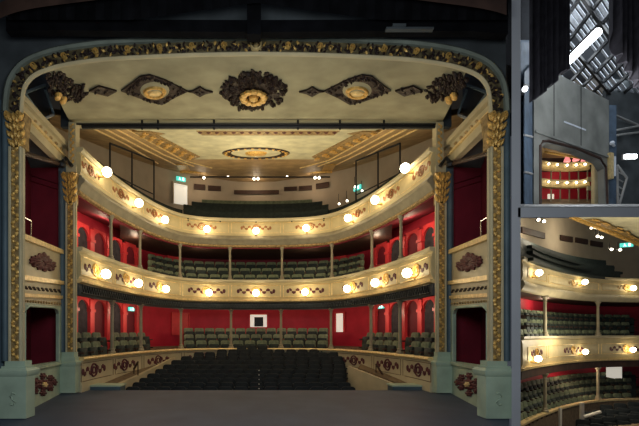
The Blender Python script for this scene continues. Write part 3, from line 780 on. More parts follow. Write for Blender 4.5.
# piers and boxes
def relief_column(m, mp, u0, u1, v0, v1, n):
    mid = (u0 + u1) / 2; w_ = (u1 - u0)
    for k in range(n):
        v = v0 + (v1 - v0) * (k + .5) / n; sg = 1 if k % 2 else -1; dv = abs(v1 - v0) / n
        leaf(m, mp, mid + sg * w_ * .05, v, sg * .6, w_ * .48, dv * .6, .05); leaf(m, mp, mid, v, math.pi + sg * .6, w_ * .42, dv * .5, .05)
        dome(m, mp, mid + sg * w_ * .22, v + dv * .35, w_ * .12, dv * .2, .05, 8)
def pier(s, nm, which, Y, ex, dk, gp, base, ytop, cap, ybase, yfoot):
    fx = mir(s)
    def X(px, YY=Y): return P(fx(px), 0, YY).x
    Z = lambda py, YY=Y: zof(py, YY)
    a, b = sorted((X(ex[0]), X(ex[1]))); 
    t = thing('proscenium_pier', f'{which} proscenium pier with gilded panel, {nm} of the stage', 'pier', ((a + b) / 2, Y, 0), f'{which} proscenium piers')
    m = M(); m.box(a, b, Y + .03, Y + .10, Z(ybase), Z(ytop)); obj('shaft', m, 'cream', t)
    a, b = sorted((X(dk[0]), X(dk[1]))); m = M(); m.box(a, b, Y, Y + .12, Z(ybase), Z(ytop)); 
    m.lathe(((a + b) / 2, Y - .0, 0), [((b - a) * .4, Z(ybase)), ((b - a) * .4, Z(cap[0]))], 10); obj('dark_edge', m, 'navy', t, label='slate-blue edge of the pier')
    mp = lambda u, v, h: P(fx(u), v, Y) + Vector((0, .02 - h, 0))
    m = M(); plate(m, mp, [(gp[0], cap[1] - 2), (gp[1], cap[1] - 2), (gp[1], ybase), (gp[0], ybase)], .02); gpn = obj('gilded_panel', m, 'goldp', t)
    m = M(); relief_column(m, lambda u, v, h: mp(u, v, h + .02), gp[0], gp[1], cap[1], ybase - 2, 30); obj('gilded_scroll', m, 'gold', gpn)
    for g in gp:
        m = M(); m.tube([mp(g, cap[1], .03), mp(g, ybase, .03)], .025, 6); obj('edge_moulding', m, 'cream', t)
    # capital
    m = M(); ca, cb = cap[2], cap[3]; cm = (ca + cb) / 2; hw = (cb - ca) / 2
    m.loops([[mp(cm - hw * k, v, .02), mp(cm + hw * k, v, .02), mp(cm + hw * k, v, -.2), mp(cm - hw * k, v, -.2)] for k, v in ((.7, cap[1]), (.65, cap[1] - 10), (.9, cap[0] + 7), (1, cap[0] + 3), (1, cap[0]))]); cbell = obj('capital_bell', m, 'goldp', t)
    m = M()
    for r in range(4):
        for k in range(5):
            u = cm + hw * (-.72 + .36 * k) * (.85 + .05 * r); v = cap[1] - 1 - r * (cap[1] - cap[0]) * .22 + (k % 2) * 2
            leaf(m, lambda u_, v_, h: mp(u_, v_, h + .02 + .03 * r), u, v, -math.pi / 2 + (k - 2) * .22, (cap[1] - cap[0]) * .24, hw * .42, .07)
    for k in (-1, 1): ring(m, lambda u_, v_, h: mp(u_, v_, h + .10), cm + k * hw * .72, cap[0] + 5.5, hw * .32, 4.4, 2.6, .08, 12); dome(m, lambda u_, v_, h: mp(u_, v_, h + .10), cm + k * hw * .72, cap[0] + 5.5, hw * .12, 1.6, .10, 8)
    dome(m, lambda u_, v_, h: mp(u_, v_, h + .08), cm, cap[0] + 6, hw * .22, 3.4, .10, 10)
    obj('capital_leaves', m, 'gold', cbell)
    # base: stepped plinth
    ba, bb = base; steps = ((ybase + 10, 0.0, yfoot), (ybase + 5, -.02, ybase + 10), (ybase, -.06, ybase + 5))
    m = M()
    for (y0, shrink, y1), grow in zip(steps, (.10, .07, .03)):
        a, b = sorted((X(ba), X(bb))); cxm = (a + b) / 2; h_ = (b - a) / 2 + shrink
        m.box(cxm - h_, cxm + h_, Y - grow, Y + .2, max(0, Z(y1)), Z(y0))
    plin = obj('plinth', m, 'teal', t)
    m = M(); a, b = sorted((X(ba), X(bb))); zc = Z(ybase + 12); cxm = (a + b) / 2; h_ = (b - a) / 2
    m.loops([[Vector((cxm - h_ - e, Y - .10 - e, zc + dz)), Vector((cxm + h_ + e, Y - .10 - e, zc + dz)), Vector((cxm + h_ + e, Y + .3, zc + dz)), Vector((cxm - h_ - e, Y + .3, zc + dz))] for e, dz in ((0, -.06), (.04, 0), (.04, .05), (0, .09))]); obj('plinth_moulding', m, 'teal', plin)
    m = M(); mp2 = lambda u, v, h: P(fx(u), v, Y) + Vector((0, -.1 - h, 0)); um = (ba + bb) / 2; vm = (ybase + 12 + yfoot) / 2 + 3
    if bb - ba > 20:
        m.tube([mp2(um + a_, vm + b_, .0) for a_, b_ in ((-2, 5), (1, 6), (3, 3), (0, 0), (-2, -3), (0, -6), (3, -5))], .018, 6)
        obj('plinth_leaf', m, 'teal', plin)
BTOP = 7.9
Kx = -4.62; Ks = -.2019
def map_fc(s):
    fx = mir(s)
    nv = Vector((1, Ks, 0)).normalized() * (1 if s < 0 else 1)
    def mp(px, py, h):
        Y = (Kx - Ks * 7.9) / ((px - CX) / F - Ks)
        q = P(px, py, Y); q = q + Vector((1, Ks * -1 * -1, 0)).normalized() * h      # towards the axis
        if s > 0: q.x = -q.x
        return q
    return mp
for s, nm in ((-1, 'left'), (1, 'right')):
    pier(s, nm, 'outer front', 7.5, (3, 22), (1.5, 9), (10, 20.5), (2.5, 29), 112, (113, 147, 9, 25), 361, 417.5)
    pier(s, nm, 'inner', 10.6, (59, 75.5), (58.5, 65.5), (66.5, 74), (60, 77), 165, (172, 203, 64.5, 76.5), 352, 392.5)
    fx = mir(s); mp = map_fc(s)
    T = thing('stage_box_front', f'painted two-storey stage box front between the {nm} proscenium piers', 'box front', mp(40, 393, 0))
    def fpoly(name, pts, h, material, h0=-.15):
        m = M(); plate(m, mp, pts, h, h0); return obj(name, m, material, T)
    fpoly('dado', [(20, 372), (62, 363.5), (62, 400), (20, 416)], .0, 'teal')
    fpoly('sill_moulding', [(20, 367.5), (62, 361), (62, 364), (20, 372.5)], .06, 'teal')
    # framed opening with rounded head
    inner = [(23.5, 367.5), (23.5, 313), (25, 308.5), (28, 306), (53, 307.5), (56.5, 309.5), (58, 314), (58, 362)]
    outer = [(20, 368), (20, 313), (20, 303), (28, 303), (53, 306), (62, 306.5), (62, 314), (62, 361.5)]
    m = M()
    m.loops([[mp(*a, .03), mp(*b, .03), mp(*b, -.06), mp(*a, -.06)] for a, b in zip(inner, outer)]); ofr = obj('opening_frame', m, 'teal', T)
    m = M(); m.tube([mp(u, v, .03) for u, v in inner], .025, 6); obj('opening_bead', m, 'teal', ofr)
    fpoly('frieze', [(20, 277), (63, 283.5), (63, 306.5), (20, 304)], .02, 'cream')
    fpoly('frieze_cornice', [(20, 275), (63, 281.5), (63, 285), (20, 280)], .10, 'paleg')
    fpoly('frieze_ledge', [(20, 293), (63, 296), (63, 299), (20, 297)], .07, 'paleg')
    m = M()
    for k in range(18): leaf(m, mp, 24 + k * 2.1, 287.5 + k * .22, (k % 2) * math.pi + .5, 3.6, 2.6, .06)
    obj('frieze_scroll', m, 'dark', T)
    m = M()
    for k in range(14): dome(m, mp, 24 + k * 2.7, 301 + k * .2, .9, 1.6, .06, 6)
    obj('frieze_beading', m, 'goldp', T)
    fpoly('parapet', [(20, 237), (63, 253), (63, 283), (20, 277)], .0, 'cream')
    fpoly('parapet_rail', [(20, 233.5), (63, 251), (63, 255), (20, 239)], .09, 'paleg')
    m = M(); cu, cv = 42, 262
    plate(m, mp, [(cu - 6, cv - 2), (cu + 6, cv + 1), (cu + 6, cv + 6), (cu - 6, cv + 3)], .02)
    for q, ln in ((0, 9), (.5, 8), (-.5, 8), (1.0, 8), (-1.0, 8), (1.5, 9), (-1.5, 9), (2.0, 8), (-2.0, 8), (2.7, 7), (-2.7, 7)):
        an = -math.pi / 2 + q; leaf(m, mp, cu + 2 * math.cos(an), cv + 1 + 2 * math.sin(an) + 1.2 * math.cos(an), an + .18, ln, 6, .09)
    for sg in (-1, 1):
        for q in (.6, -.6, 0): leaf(m, mp, cu + sg * 7, cv + 1 + sg * 2, (0 if sg > 0 else math.pi) + q * sg + .25, 6.5, 4.5, .09)
        ring(m, mp, cu + sg * 8, cv + 5 + sg * 2, 2.8, 2.6, 1.6, .07, 10)
    obj('parapet_foliage', m, 'maroon', T)
    m = M(); cu, cv = 42.5, 384.5; rosette(m, mp, cu, cv, 6.5, .06, 1, 8)
    for sg in (-1, 1):
        for du, dv in ((7.5, 4.5), (7.5, -5), (11, 0), (0, 8.5 * sg)):
            uu, vv = cu + sg * du, cv + dv - sg * du * .22
            rosette(m, mp, uu, vv, 3.9, .05, 1, 6); dome(m, mp, uu, vv, 2.2, 2.2, .06, 8)
        leaf(m, mp, cu, cv, math.pi / 2 - sg * math.pi / 2 - .2, 12, 5, .05)
    obj('dado_rosette', m, 'maroon', T)
    m = M(); rosette(m, lambda a, b, h: mp(a, b, h + .05), cu, cv, 3, .05, 1, 6); dome(m, lambda a, b, h: mp(a, b, h + .06), cu, cv, 1.8, 1.8, .05, 8); obj('dado_flower', m, 'paleg', T)
    # slanted entablature above the upper box
    fpoly('entablature', [(17, 97), (66, 149), (66, 168), (20, 122)], .02, 'cream')
    fpoly('entablature_rail', [(17, 93), (67, 146), (67, 151), (17, 99)], .12, 'cream')
    fpoly('entablature_bead', [(18, 108), (66, 158), (66, 160), (18, 110.5)], .07, 'paleg')
    m = M()
    for k in range(6): leaf(m, mp, 33 + k * 5.2, 119.5 + k * 5.5, .8, 5, 3, .05)
    obj('entablature_scroll', m, 'goldp', T)
    m = M()
    m.tube([mp(23, 153, .0), mp(60, 164, .0)], .05, 6); obj('dark_cross_beam', m, 'timber', T)
    # chrome hand rail on the parapet
    h = thing('chrome_hand_rail', f'short chrome hand rail on the {nm} upper stage box ledge', 'hand rail', mp(26, 236, .04), 'stage box hand rails')
    m = M(); m.tube([mp(23, 236, .02), mp(23, 217, .02), mp(30, 221, .02), mp(30, 239, .02)], .018, 8); obj('rail', m, 'chrome', h)
    # box interior
    def back(px, py, d):
        q = mp(px, py, 0); k = 1 + d; sg = -1 if s < 0 else 1
        xx = min(abs(q.x) + d * 1.0, q.y * .628); return Vector((sg * xx, q.y + .1 * d, q.z))
    m = M(); m.loops([[back(u, a, .95), back(u, b, .95), back(u, b, 1.1) + Vector(((-.1 if s < 0 else .1)*0, .02, 0)), back(u, a, 1.1) + Vector((0, .02, 0))] for u, a, b in ((18, 425, 100), (40, 410, 130), (66, 395, 150))]); struct(f'wall_stage_box_{nm}', m, 'wine')
    for zz, mt, fl in ((.55, 'red', 'lower'), (3.05, 'wine', 'upper')):
        m = M(); a = mp(18, 300, -.1); b = mp(64, 300, -.1); c = back(64, 300, .95); d = back(18, 300, .95)
        for q in (a, b, c, d): q.z = zz
        m.slab([a, b, c, d], (0, 0, -.1)); struct(f'floor_stage_box_{fl}_{nm}', m, mt)
    for zz, fl in ((2.65, 'lower'),(6.1, 'upper')):
        m = M(); a = mp(18, 300, -.1); b = mp(64, 300, -.1); c = back(64, 300, .95); d = back(18, 300, .95)
        for q in (a, b, c, d): q.z = zz
        m.slab([a, b, c, d], (0, 0, .1)); struct(f'ceiling_stage_box_{fl}_{nm}', m, 'greywall')
    m = M(); a = mp(63.5, 300, -.05); b = back(63.5, 300, .95); m.hexa([Vector((a.x, a.y, 0)), Vector((b.x, b.y, 0)), Vector((b.x, b.y + .1, 0)), Vector((a.x, a.y + .1, 0))], [Vector((a.x, a.y, 6.2)), Vector((b.x, b.y, 6.2)), Vector((b.x, b.y + .1, 6.2)), Vector((a.x, a.y + .1, 6.2))]); struct(f'wall_stage_box_end_{nm}', m, 'wine')
    # dark void above the entablature with iron bars
    m = M(); m.loops([[mp(u, a, -.45), mp(u, b, -.45), mp(u, b, -.55), mp(u, a, -.55)] for u, a, b in ((24, 120, 62), (44, 135, 60), (64, 160, 70))]); struct(f'wall_ceiling_void_{nm}', m, 'black')
    g = thing('void_bars', f'dark iron bars and pale strut in the opening above the {nm} stage box', 'iron bars', mp(45, 120, -.2))
    for pts, mm in (([(29, 93), (52, 84)], 'navy'), ([(33, 92), (55, 125)], 'navy'), ([(49, 119), (60, 114)], 'steel'), ([(52, 88), (60, 112)], 'blue')):
        m = M(); m.tube([mp(*q, -.2) for q in pts], .035, 6); obj('bar', m, mm, g)
    # inner pier upper strip with gilt scroll
    g = thing('upper_pilaster', f'narrow cream and gilt pilaster above the {nm} inner pier capital', 'pilaster', P(fx(71), 165, 10.7), 'upper pilasters')
    a, b = sorted((P(fx(68.5), 0, 10.7).x, P(fx(75.5), 0, 10.7).x)); m = M(); m.box(a, b, 10.7, 10.95, zof(172, 10.7), zof(122, 10.7)); obj('shaft', m, 'cream', g)
    m = M(); relief_column(m, lambda u, v, h: P(fx(u), v, 10.7) + Vector((0, -h, 0)), 69, 75, 124, 168, 14); obj('gilt_scroll', m, 'gold', g)
    # iron bracket on the pier
    g = thing('iron_bracket', f'dark iron bracket above the {nm} inner pier capital', 'bracket', P(fx(63), 168, 10.4), 'iron brackets')
    m = M(); m.tube([P(fx(58), 166, 10.45), P(fx(66), 158, 10.4), P(fx(72), 166, 10.4)], .05, 6); m.ball(P(fx(62), 164, 10.42), .10, 8); obj('scroll', m, 'black', g)

# lighting bars hung below the sounding board edge
t = thing('front_lighting_bar', 'long black lighting bar hung across the auditorium below the canted ceiling', 'lighting bar', P(275, 127, 10.8))
m = M(); m.tube([P(82, 126.6, 10.8), P(442, 126.6, 10.8)], .05, 8); obj('bar', m, 'black', t)
m = M(); m.tube([P(76, 124, 10.75), P(440, 124, 10.75)], .022, 8); obj('upper_wire', m, 'black', t)
for x in (142, 158, 214, 298, 340, 384):
    m = M(); m.tube([P(x, 119, 10.8), P(x, 129.5, 10.8)], .03, 6); obj('clamp', m, 'black', t)

# ------------------------------------------------------------------ above the stage front
t = thing('fly_beam', 'wide black steel beam above the proscenium arch with a hanging post', 'beam', P(256, 35, 7.0))
m = M(); a, b = P(10, 35, 7.0), P(509, 21, 7.0)
m.slab([P(6, 31, 7.0), P(60, 30, 7.0), P(130, 31, 7.0), P(256, 32, 7.0), P(400, 31, 7.0), P(470, 31, 7.0), P(508, 34, 7.0), P(508, 20, 7.0), P(370, 19.5, 7.0), P(256, 20, 7.0), P(130, 19.5, 7.0), P(6, 17, 7.0)], (0, .15, 0)); obj('beam_web', m, 'void', t)
m = M(); a = P(247, 36, 6.95); b = P(261, -12, 6.95); m.box(a.x, b.x, 6.9, 7.1, a.z, b.z); obj('post', m, 'void', t)
m = M(); m.box(P(385, 0, 6.98).x, P(432, 0, 6.98).x, 6.9, 6.98, zof(31, 6.95), zof(29, 6.95)); m.box(P(391, 0, 6.98).x, P(404, 0, 6.98).x, 6.88, 6.96, zof(29, 6.95), zof(26.5, 6.95)); obj('cable_tray', m, 'greywall', t)
for s, nm in ((-1, 'left'), (1, 'right')):
    fx = (lambda x: x) if s < 0 else (lambda x: 514 - x)
    pts = crom([(-14, 28), (3, 17), (30, 9), (80, 2), (150, -6), (230, -12)], 5); m = M()
    m.loops([[P(fx(x), y - 16, 6.4), P(fx(x), y, 6.4), P(fx(x), y, 6.6), P(fx(x), y - 16, 6.6)] for x, y in pts if fx(x) < 511])
    obj('curved_timber_rib', m, 'timber', label=f'dark brown curved timber rib over the {nm} half of the stage front', cat='timber rib', group='curved timber ribs')
t = thing('house_border', 'black pleated border cloth hung in front of the arch crown', 'curtain')
m = M(); n = 120; xs = [8 + 500 * k / n for k in range(n + 1)]
def bl(x):
    d = abs(x - 256); return 3 + 17 * min(1, d / 125)
rings = []
for k, x in enumerate(xs):
    y = 6.75 + .03 * math.sin(k * 1.7); rings.append([P(x, bl(x), y), P(x, -30, y), P(x, -30, y + .02), P(x, bl(x), y + .02)])
m.loops(rings); obj('cloth', m, 'void', t)
m = M(); m.tube([P(8, -30, 6.76), P(508, -30, 6.76)], .03, 8); obj('batten', m, 'steel', t)
t.location = (0, 0, 0)

# ------------------------------------------------------------------ grey partition and slab beside the hall
PF = 6.8
def rayx(px, Y): return (px - CX) * Y / F
m = M(); base = [(rayx(511.6, PF), PF), (rayx(520.6, PF), PF), (rayx(518.6, 24), 24), (rayx(513.4, 24), 24)]
m.hexa([(x, y, -4) for x, y in base], [(x, y, 20) for x, y in base]); struct('wall_partition', m, 'part')
m = M()
a0, a1 = 518, 690
pf = [P(a0, 217.2, PF), P(a1, 217.2, PF), P(a1, 207.6, PF), P(a0, 207.6, PF)]
pb = [P(a0, 211, 25), P(a1, 211, 25), P(a1, 204.2, 25), P(a0, 204.2, 25)]
m.loops([pf, pb]); struct('floor_stage_house', m, 'part')
m = M(); m.slab([P(520.6, 207.7, PF + .03), P(690, 207.7, PF + .03), P(690, 204, 25), P(520.6, 204, 25)], (0, 0, .02)); struct('floor_stage_house_boards', m, 'steel')

# ------------------------------------------------------------------ lower side room: close view of the horseshoe
class Poly(Curve):
    def __init__(self, pts, shift=0.0):
        raw = crom(pts, 8); q = [Vector(((px - CX) * (Y + shift) / F, Y + shift, 0)) for px, Y in raw]
        self.p = q; self.L = [0]
        for i in range(1, len(q)): self.L.append(self.L[-1] + (q[i] - q[i - 1]).length)
        self.px = [CX + F * v.x / v.y for v in q]
LB = [(520.1, 13.75), (523, 14.05), (533, 14.9), (545, 15.8), (560, 16.9), (575, 17.8), (588, 18.4), (602, 18.85), (620, 19.15), (640, 19.3), (670, 19.3), (700, 19.0)]
D0 = Poly(LB)
t = thing('side_upper_balcony_front', 'cream upper balcony front of the side view, curving under the dark gallery', 'balcony front', P(590, 300, 18.3))
m = M(); D0.sweep(m, [(.03, 3.42), (.08, 3.55), (.08, 3.95), (.04, 4.10), (-.10, 4.10), (-.10, 3.42)], n=60); obj('front_panel', m, 'fascia', t)
m = M(); D0.sweep(m, [(.08, 4.10), (.12, 4.14), (.12, 4.22), (-.12, 4.22), (-.12, 4.10)], n=60); obj('top_rail', m, 'cream', t)
m = M(); D0.sweep(m, [(.02, 3.08), (.06, 3.10), (.14, 3.24), (.14, 3.32), (.08, 3.42), (-.10, 3.42), (-.10, 3.08)], n=60); obj('lower_cornice', m, 'cream', t)
SU = t
t = thing('side_lower_balcony_front', 'cream lower balcony front of the side view with framed maroon scrolls', 'balcony front', P(590, 365, 18.3))
m = M(); D0.sweep(m, [(.03, .38), (.08, .52), (.08, 1.20), (.04, 1.36), (-.10, 1.36), (-.10, .38)], n=60); obj('front_panel', m, 'fascia', t)
m = M(); D0.sweep(m, [(.08, 1.36), (.12, 1.40), (.12, 1.48), (-.12, 1.48), (-.12, 1.36)], n=60); obj('top_rail', m, 'cream', t)
m = M(); D0.sweep(m, [(.03, .28), (.10, .30), (.12, .38), (-.10, .38), (-.10, .28)], n=60); obj('lower_moulding', m, 'paleg', t)
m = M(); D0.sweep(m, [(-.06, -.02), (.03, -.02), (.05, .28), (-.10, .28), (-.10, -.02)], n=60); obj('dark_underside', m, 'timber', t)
SL = t
DC = [524, 545, 598, 650]
for a, b in zip(DC[:-1], DC[1:]):
    l0, l1 = D0.lpx(a), D0.lpx(b)
    panel_frame(SL, D0, l0 + .12, l1 - .12, .62, 1.10, .08); panel_frame(SU, D0, l0 + .12, l1 - .12, 3.6, 3.92, .08)
for b, wd in ((534, 2), (571, 4), (624, 4)):
    scroll_panel(SL, D0, b, .86, wd, .08, s=1.0); scroll_panel(SU, D0, b, 3.78, 2, .08, dk='goldp', s=.75)
DL1 = [(529, 274), (576.5, 283), (626.5, 289)]; DL2 = [(528, 359), (577, 352), (626, 350)]
for i, (px, py) in enumerate(DL1):
    b, nn = D0.place(px, 0, .08); b.z = zof(py, b.y) - .1; sconce(f'lit globe lamp, {ordn(i + 1)} from the left on the side view upper balcony', b, nn, 'globe lamps on the side upper balcony', .115)
for i, (px, py) in enumerate(DL2):
    b, nn = D0.place(px, 0, .08); b.z = zof(py, b.y) - .1; sconce(f'lit globe lamp, {ordn(i + 1)} from the left on the side view lower balcony', b, nn, 'globe lamps on the side lower balcony', .115)
DCOL = Poly(LB, .12)
for i, c in enumerate((545, 598)):
    p, _ = DCOL.place(c); w1 = 'nearer the grey partition' if i == 0 else 'farther from the grey partition'
    column(f'cream column between the side view balconies, {w1}', p.x, p.y, 1.48, 3.08, 'side view columns between balconies', .06)
    p, _ = DCOL.place(c); column(f'cream column under the side view lower balcony, {w1}', p.x, p.y, -1.54, .0, 'side view columns under the balcony', .06)
# parapet, floors, walls
t = thing('side_pit_parapet', 'curved timber parapet with cream rail at the foot of the side view', 'parapet', P(590, 410, 18.2))
m = M(); D0.sweep(m, [(.05, -2.6), (.05, -1.62), (-.1, -1.62), (-.1, -2.6)], n=60); obj('front_panel', m, 'carpet', t)
m = M(); D0.sweep(m, [(.08, -1.62), (.08, -1.54), (-.12, -1.54), (-.12, -1.62)], n=60); obj('top_rail', m, 'paleg', t)
def side_tier(name, rows, z0, matn):
    for d0, d1, z in rows:
        A_, B_ = Poly(LB, d0), Poly(LB, d1); m = M(); rr = []
        for a, b in zip(A_.p, B_.p): rr.append([a + Vector((0, 0, z0)), b + Vector((0, 0, z0)), b + Vector((0, 0, z)), a + Vector((0, 0, z))])
        m.loops(rr); struct(name, m, matn)
side_tier('floor_side_pit', [(.12, .9, -2.25), (.9, 1.7, -1.98), (1.7, 2.5, -1.70), (2.5, 3.6, -1.42)], -3, 'carpet')
side_tier('floor_side_circle', [(.10, .85, .85), (.85, 1.65, 1.28), (1.65, 3.6, 1.70)], .05, 'wine')
side_tier('floor_side_gallery', [(.10, .9, 3.45), (.9, 1.7, 3.85), (1.7, 3.6, 4.25)], 3.1, 'timber')
def side_wall(name, z0, z1, matn, d=3.6):
    m = M(); cur = Poly(LB, d); m.loops([[p + Vector((0, 0, z0)), p + Vector((0, .15, z0)), p + Vector((0, .15, z1)), p + Vector((0, 0, z1))] for p in cur.p]); struct(name, m, matn)
side_wall('wall_side_pit', -2, .1, 'red'); side_wall('wall_side_circle', 1.2, 3.1, 'red'); m = M(); cur_ = Poly(LB, 3.6); m.loops([[Vector((p.x, p.y, 3.2)), Vector((p.x, p.y + .15, 3.2)), Vector((p.x, p.y + .15, zof(218, p.y))), Vector((p.x, p.y, zof(218, p.y)))] for p in cur_.p]); struct('wall_side_gallery', m, 'plaster')
def side_seats(level, rows, a, b, pitch, group):
    for r, (d, zt) in enumerate(rows):
        cur = Poly(LB, d); l0, l1 = cur.lpx(a), cur.lpx(b); n = int((l1 - l0) / pitch)
        for i in range(n):
            p, nn = cur.at(l0 + (l1 - l0) * (i + .5) / n)
            dup(circ0, (p.x, p.y, zt - .88), math.atan2(nn.x, -nn.y), f'green seat, {ordn(i + 1)} from the left in {ordn(r + 1)} {level} row, side view', group)
side_seats('under-balcony', [(.55, -1.38), (1.35, -1.10), (2.15, -.82), (2.9, -.54)], 521.5, 634, .54, 'side view seats under the balcony')
side_seats('circle', [(.5, 1.74), (1.3, 2.16), (2.1, 2.58)], 521.5, 632, .54, 'side view seats of the circle')
for r, (d, zt, b) in enumerate([(.45, 4.62, 620), (1.2, 5.02, 614), (2.0, 5.40, 606)]):
    cur = Poly(LB, d); l0, l1 = cur.lpx(519.5), cur.lpx(b); p, _ = cur.at((l0 + l1) / 2)
    t = thing('side_gallery_bench', f'long dark bench, {ordn(r + 1)} row from the front in the side view gallery', 'bench', p + Vector((0, 0, zt - .8)), 'benches in the side view gallery')
    m = M(); cur.sweep(m, [(-.02, zt - .75), (.06, zt - .75), (.0, zt), (-.08, zt)], l0, l1, 30); obj('backrest', m, 'dgreen', t)
    m = M(); cur.sweep(m, [(-.02, zt - .5), (.40, zt - .5), (.40, zt - .38), (-.02, zt - .4)], l0, l1, 30); obj('seat', m, 'dgreen', t)
# gallery back wall slots, ceiling, cornice, lamps
WC = Poly(LB, 3.55)
for i, (a, b, y0, y1) in enumerate(((521, 544, 230, 236), (560, 572, 236, 241.5), (575, 587, 238.5, 243.5), (590, 602, 241.5, 246.5))):
    l0, l1 = WC.lpx(a), WC.lpx(b); p0, n0 = WC.at(l0); p1, n1 = WC.at(l1); dy = (3 if i == 0 else 1)
    m = M(); m.slab([Vector((p0.x, p0.y, zof(y1 - dy, p0.y))), Vector((p1.x, p1.y, zof(y1 + dy, p1.y))), Vector((p1.x, p1.y, zof(y0 + dy, p1.y))), Vector((p0.x, p0.y, zof(y0 - dy, p0.y)))], n0 * .05); struct(f'window_{i + 11}', m, 'timber')
m = M(); m.slab([P(519, 214, 12.5), P(640, 214, 12.5), P(690, 214, 24), P(519, 216, 24)], (0, 0, .05)); struct('ceiling_side', m, 'greywall')
t = thing('side_ceiling_panel', 'pale and gilt sloping ceiling panel at the top of the side view', 'ceiling panel', P(610, 225, 17))
ce = [P(573, 216.5, 17.0), P(640, 216.5, 15.2), P(660, 249, 17.6), P(639, 243.5, 18.0)]
m = M(); m.slab(ce, (0, .05, .08)); obj('field', m, 'mint', t)
m = M(); a, b = P(571, 216.2, 16.95), P(643, 245.5, 18.0); m.tube([a, a.lerp(b, .5), b], .10, 8); obj('gilt_edge', m, 'gold', t)
m = M()
def cpm(u, v, h): q = ce[0].lerp(ce[1], u).lerp(ce[3].lerp(ce[2], u), v); return q + Vector((0, -.12 - h, -.05 - h))
plate(m, cpm, [(.06, .08), (.30, .08), (.62, .9), (.12, .92)], .01); obj('gilt_ground', m, 'goldp', t)
m = M()
for k in range(16): leaf(m, lambda u, v, h: cpm(u, v, h + .02), .16 + (k % 2) * .12 + .012 * k, .10 + .05 * k, k * 1.3, .13, .07, .05)
obj('gilt_leaves', m, 'gold', t)
for i, (px, py) in enumerate(((538, 220), (543.5, 221.5), (591, 228), (597, 236.5), (601, 237.5), (611, 249.5), (619.5, 250))):
    b = P(px, py, 17.5 if i > 1 else 15.6); t = thing('spot_lamp', f'small lit spot lamp, {ordn(i + 1)} from the left in the side view gallery', 'spot lamp', b, 'spot lamps in the side view gallery')
    m = M(); m.tube([b + Vector((.03, .1, .03)), b], .06, 10); m.tube([b + Vector((0, .08, .02)), b + Vector((0, .08, .35))], .015, 6); obj('body', m, 'black', t)
    m = M(); m.ball(b + Vector((0, -.03, 0)), .055, 8); obj('lens', m, 'spot', t)
p = P(626.5, 247, 20.5); exit_sign('blue-green exit sign by the gilt ceiling edge of the side view', p, Vector((-.4, -.9, 0)), .26)
m = M(); a = P(607, 379, 20.8); b = P(622, 366, 20.8); m.slab([P(607, 377, 21.2), P(622, 380, 21.6), P(622, 366.5, 21.6), P(607, 365, 21.2)], (0, .05, 0)); obj('notice_board', m, 'white_glow', label='bright white board on the red wall under the side view balcony', cat='notice board')
# stalls corner at the foot of the side view
m = M(); m.slab([P(519, 445, 9), P(700, 445, 9), P(700, 408, 18), P(519, 440, 13)], (0, 0, -.2)); struct('floor_side_stalls', m, 'carpet')
for r, (Y, y, a, b) in enumerate(((14.5, 421, 577, 642), (15.6, 413, 582, 642), (16.6, 406, 600, 642))):
    n = int((b - a) * Y / F / .46)
    for i in range(n):
        px = a + (b - a) * (i + .5) / n; q = P(px, y - (px - a) * .10, Y); dup(stall0, (q.x, q.y, q.z - .87), -.5, f'dark seat, {ordn(i + 1)} from the left, {ordn(r + 1)} row at foot of side view', 'side view stalls seats')
t = thing('white_gate_rail', 'white handrail and post at the foot of the side view', 'hand rail', P(583, 426, 14.6))
m = M(); m.tube([P(583, 417, 14.6), P(600, 412, 14.9)], .06, 8); obj('rail', m, 'white', t)
m = M(); a = P(583, 403, 14.6); m.box(a.x - .05, a.x + .05, 14.6, 14.7, a.z - 1.1, a.z); obj('post', m, 'white', t)
m = M(); a = P(561, 408, 15.4); m.box(a.x - .04, a.x + .04, 15.4, 15.48, a.z - 1.0, a.z); obj('white_gate_post', m, 'white', label='short white post at the foot of the side view by the parapet', cat='post')

# ------------------------------------------------------------------ upper side room: stage house
def map_up(px, py, h):
    Y = (11.16 - 34.08) / ((px - CX) / F - 2.13); q = P(px, py, Y); return q + Vector((-.905, -.0, 0)) * 0 + Vector((.905 * 0 - .0, -1, 0)).normalized() * h
t = thing('stage_house_wall', 'tall grey panelled wall above the small proscenium opening', 'wall panel', map_up(570, 205, 0))
m = M(); plate(m, map_up, [(533, 207), (533, 62), (552, 72), (608, 101), (608, 207), (604, 207), (603, 169), (598, 161), (575, 151), (546, 143.5), (541, 147), (541, 207)], .05, -.3); obj('wall_panel', m, 'stw', t)
m = M(); plate(m, map_up, [(534, 131), (608, 157), (608, 159), (534, 133.5)], .12); obj('ledge', m, 'stw', t)
m = M(); m.tube([map_up(*q, .06) for q in ((539, 206), (539, 146), (542, 142), (547, 141.5), (575, 149), (599, 159), (604.5, 168), (606, 206))], .055, 8); obj('opening_frame', m, 'timber', t)
m = M()
for q in ((553, 72, 553, 138), (580, 86, 580, 147)): m.tube([map_up(q[0], q[1], .05), map_up(q[2], q[3], .05)], .02, 6)
obj('panel_joint', m, 'black', t)
m = M(); plate(m, map_up, [(563, 121.5), (585, 130), (585, 131.5), (563, 123)], .06); obj('pale_scuff', m, 'pale', t)
m = M(); a, b = map_up(607, 157, .1), map_up(610, 186, .1); plate(m, lambda u, v, h: map_up(u, v, h), [(606.5, 154), (610, 155), (610, 180), (606.5, 180)], .2, .05); obj('pale_batten_board', m, 'paleg', t)  # flat pale board at the edge of the opening
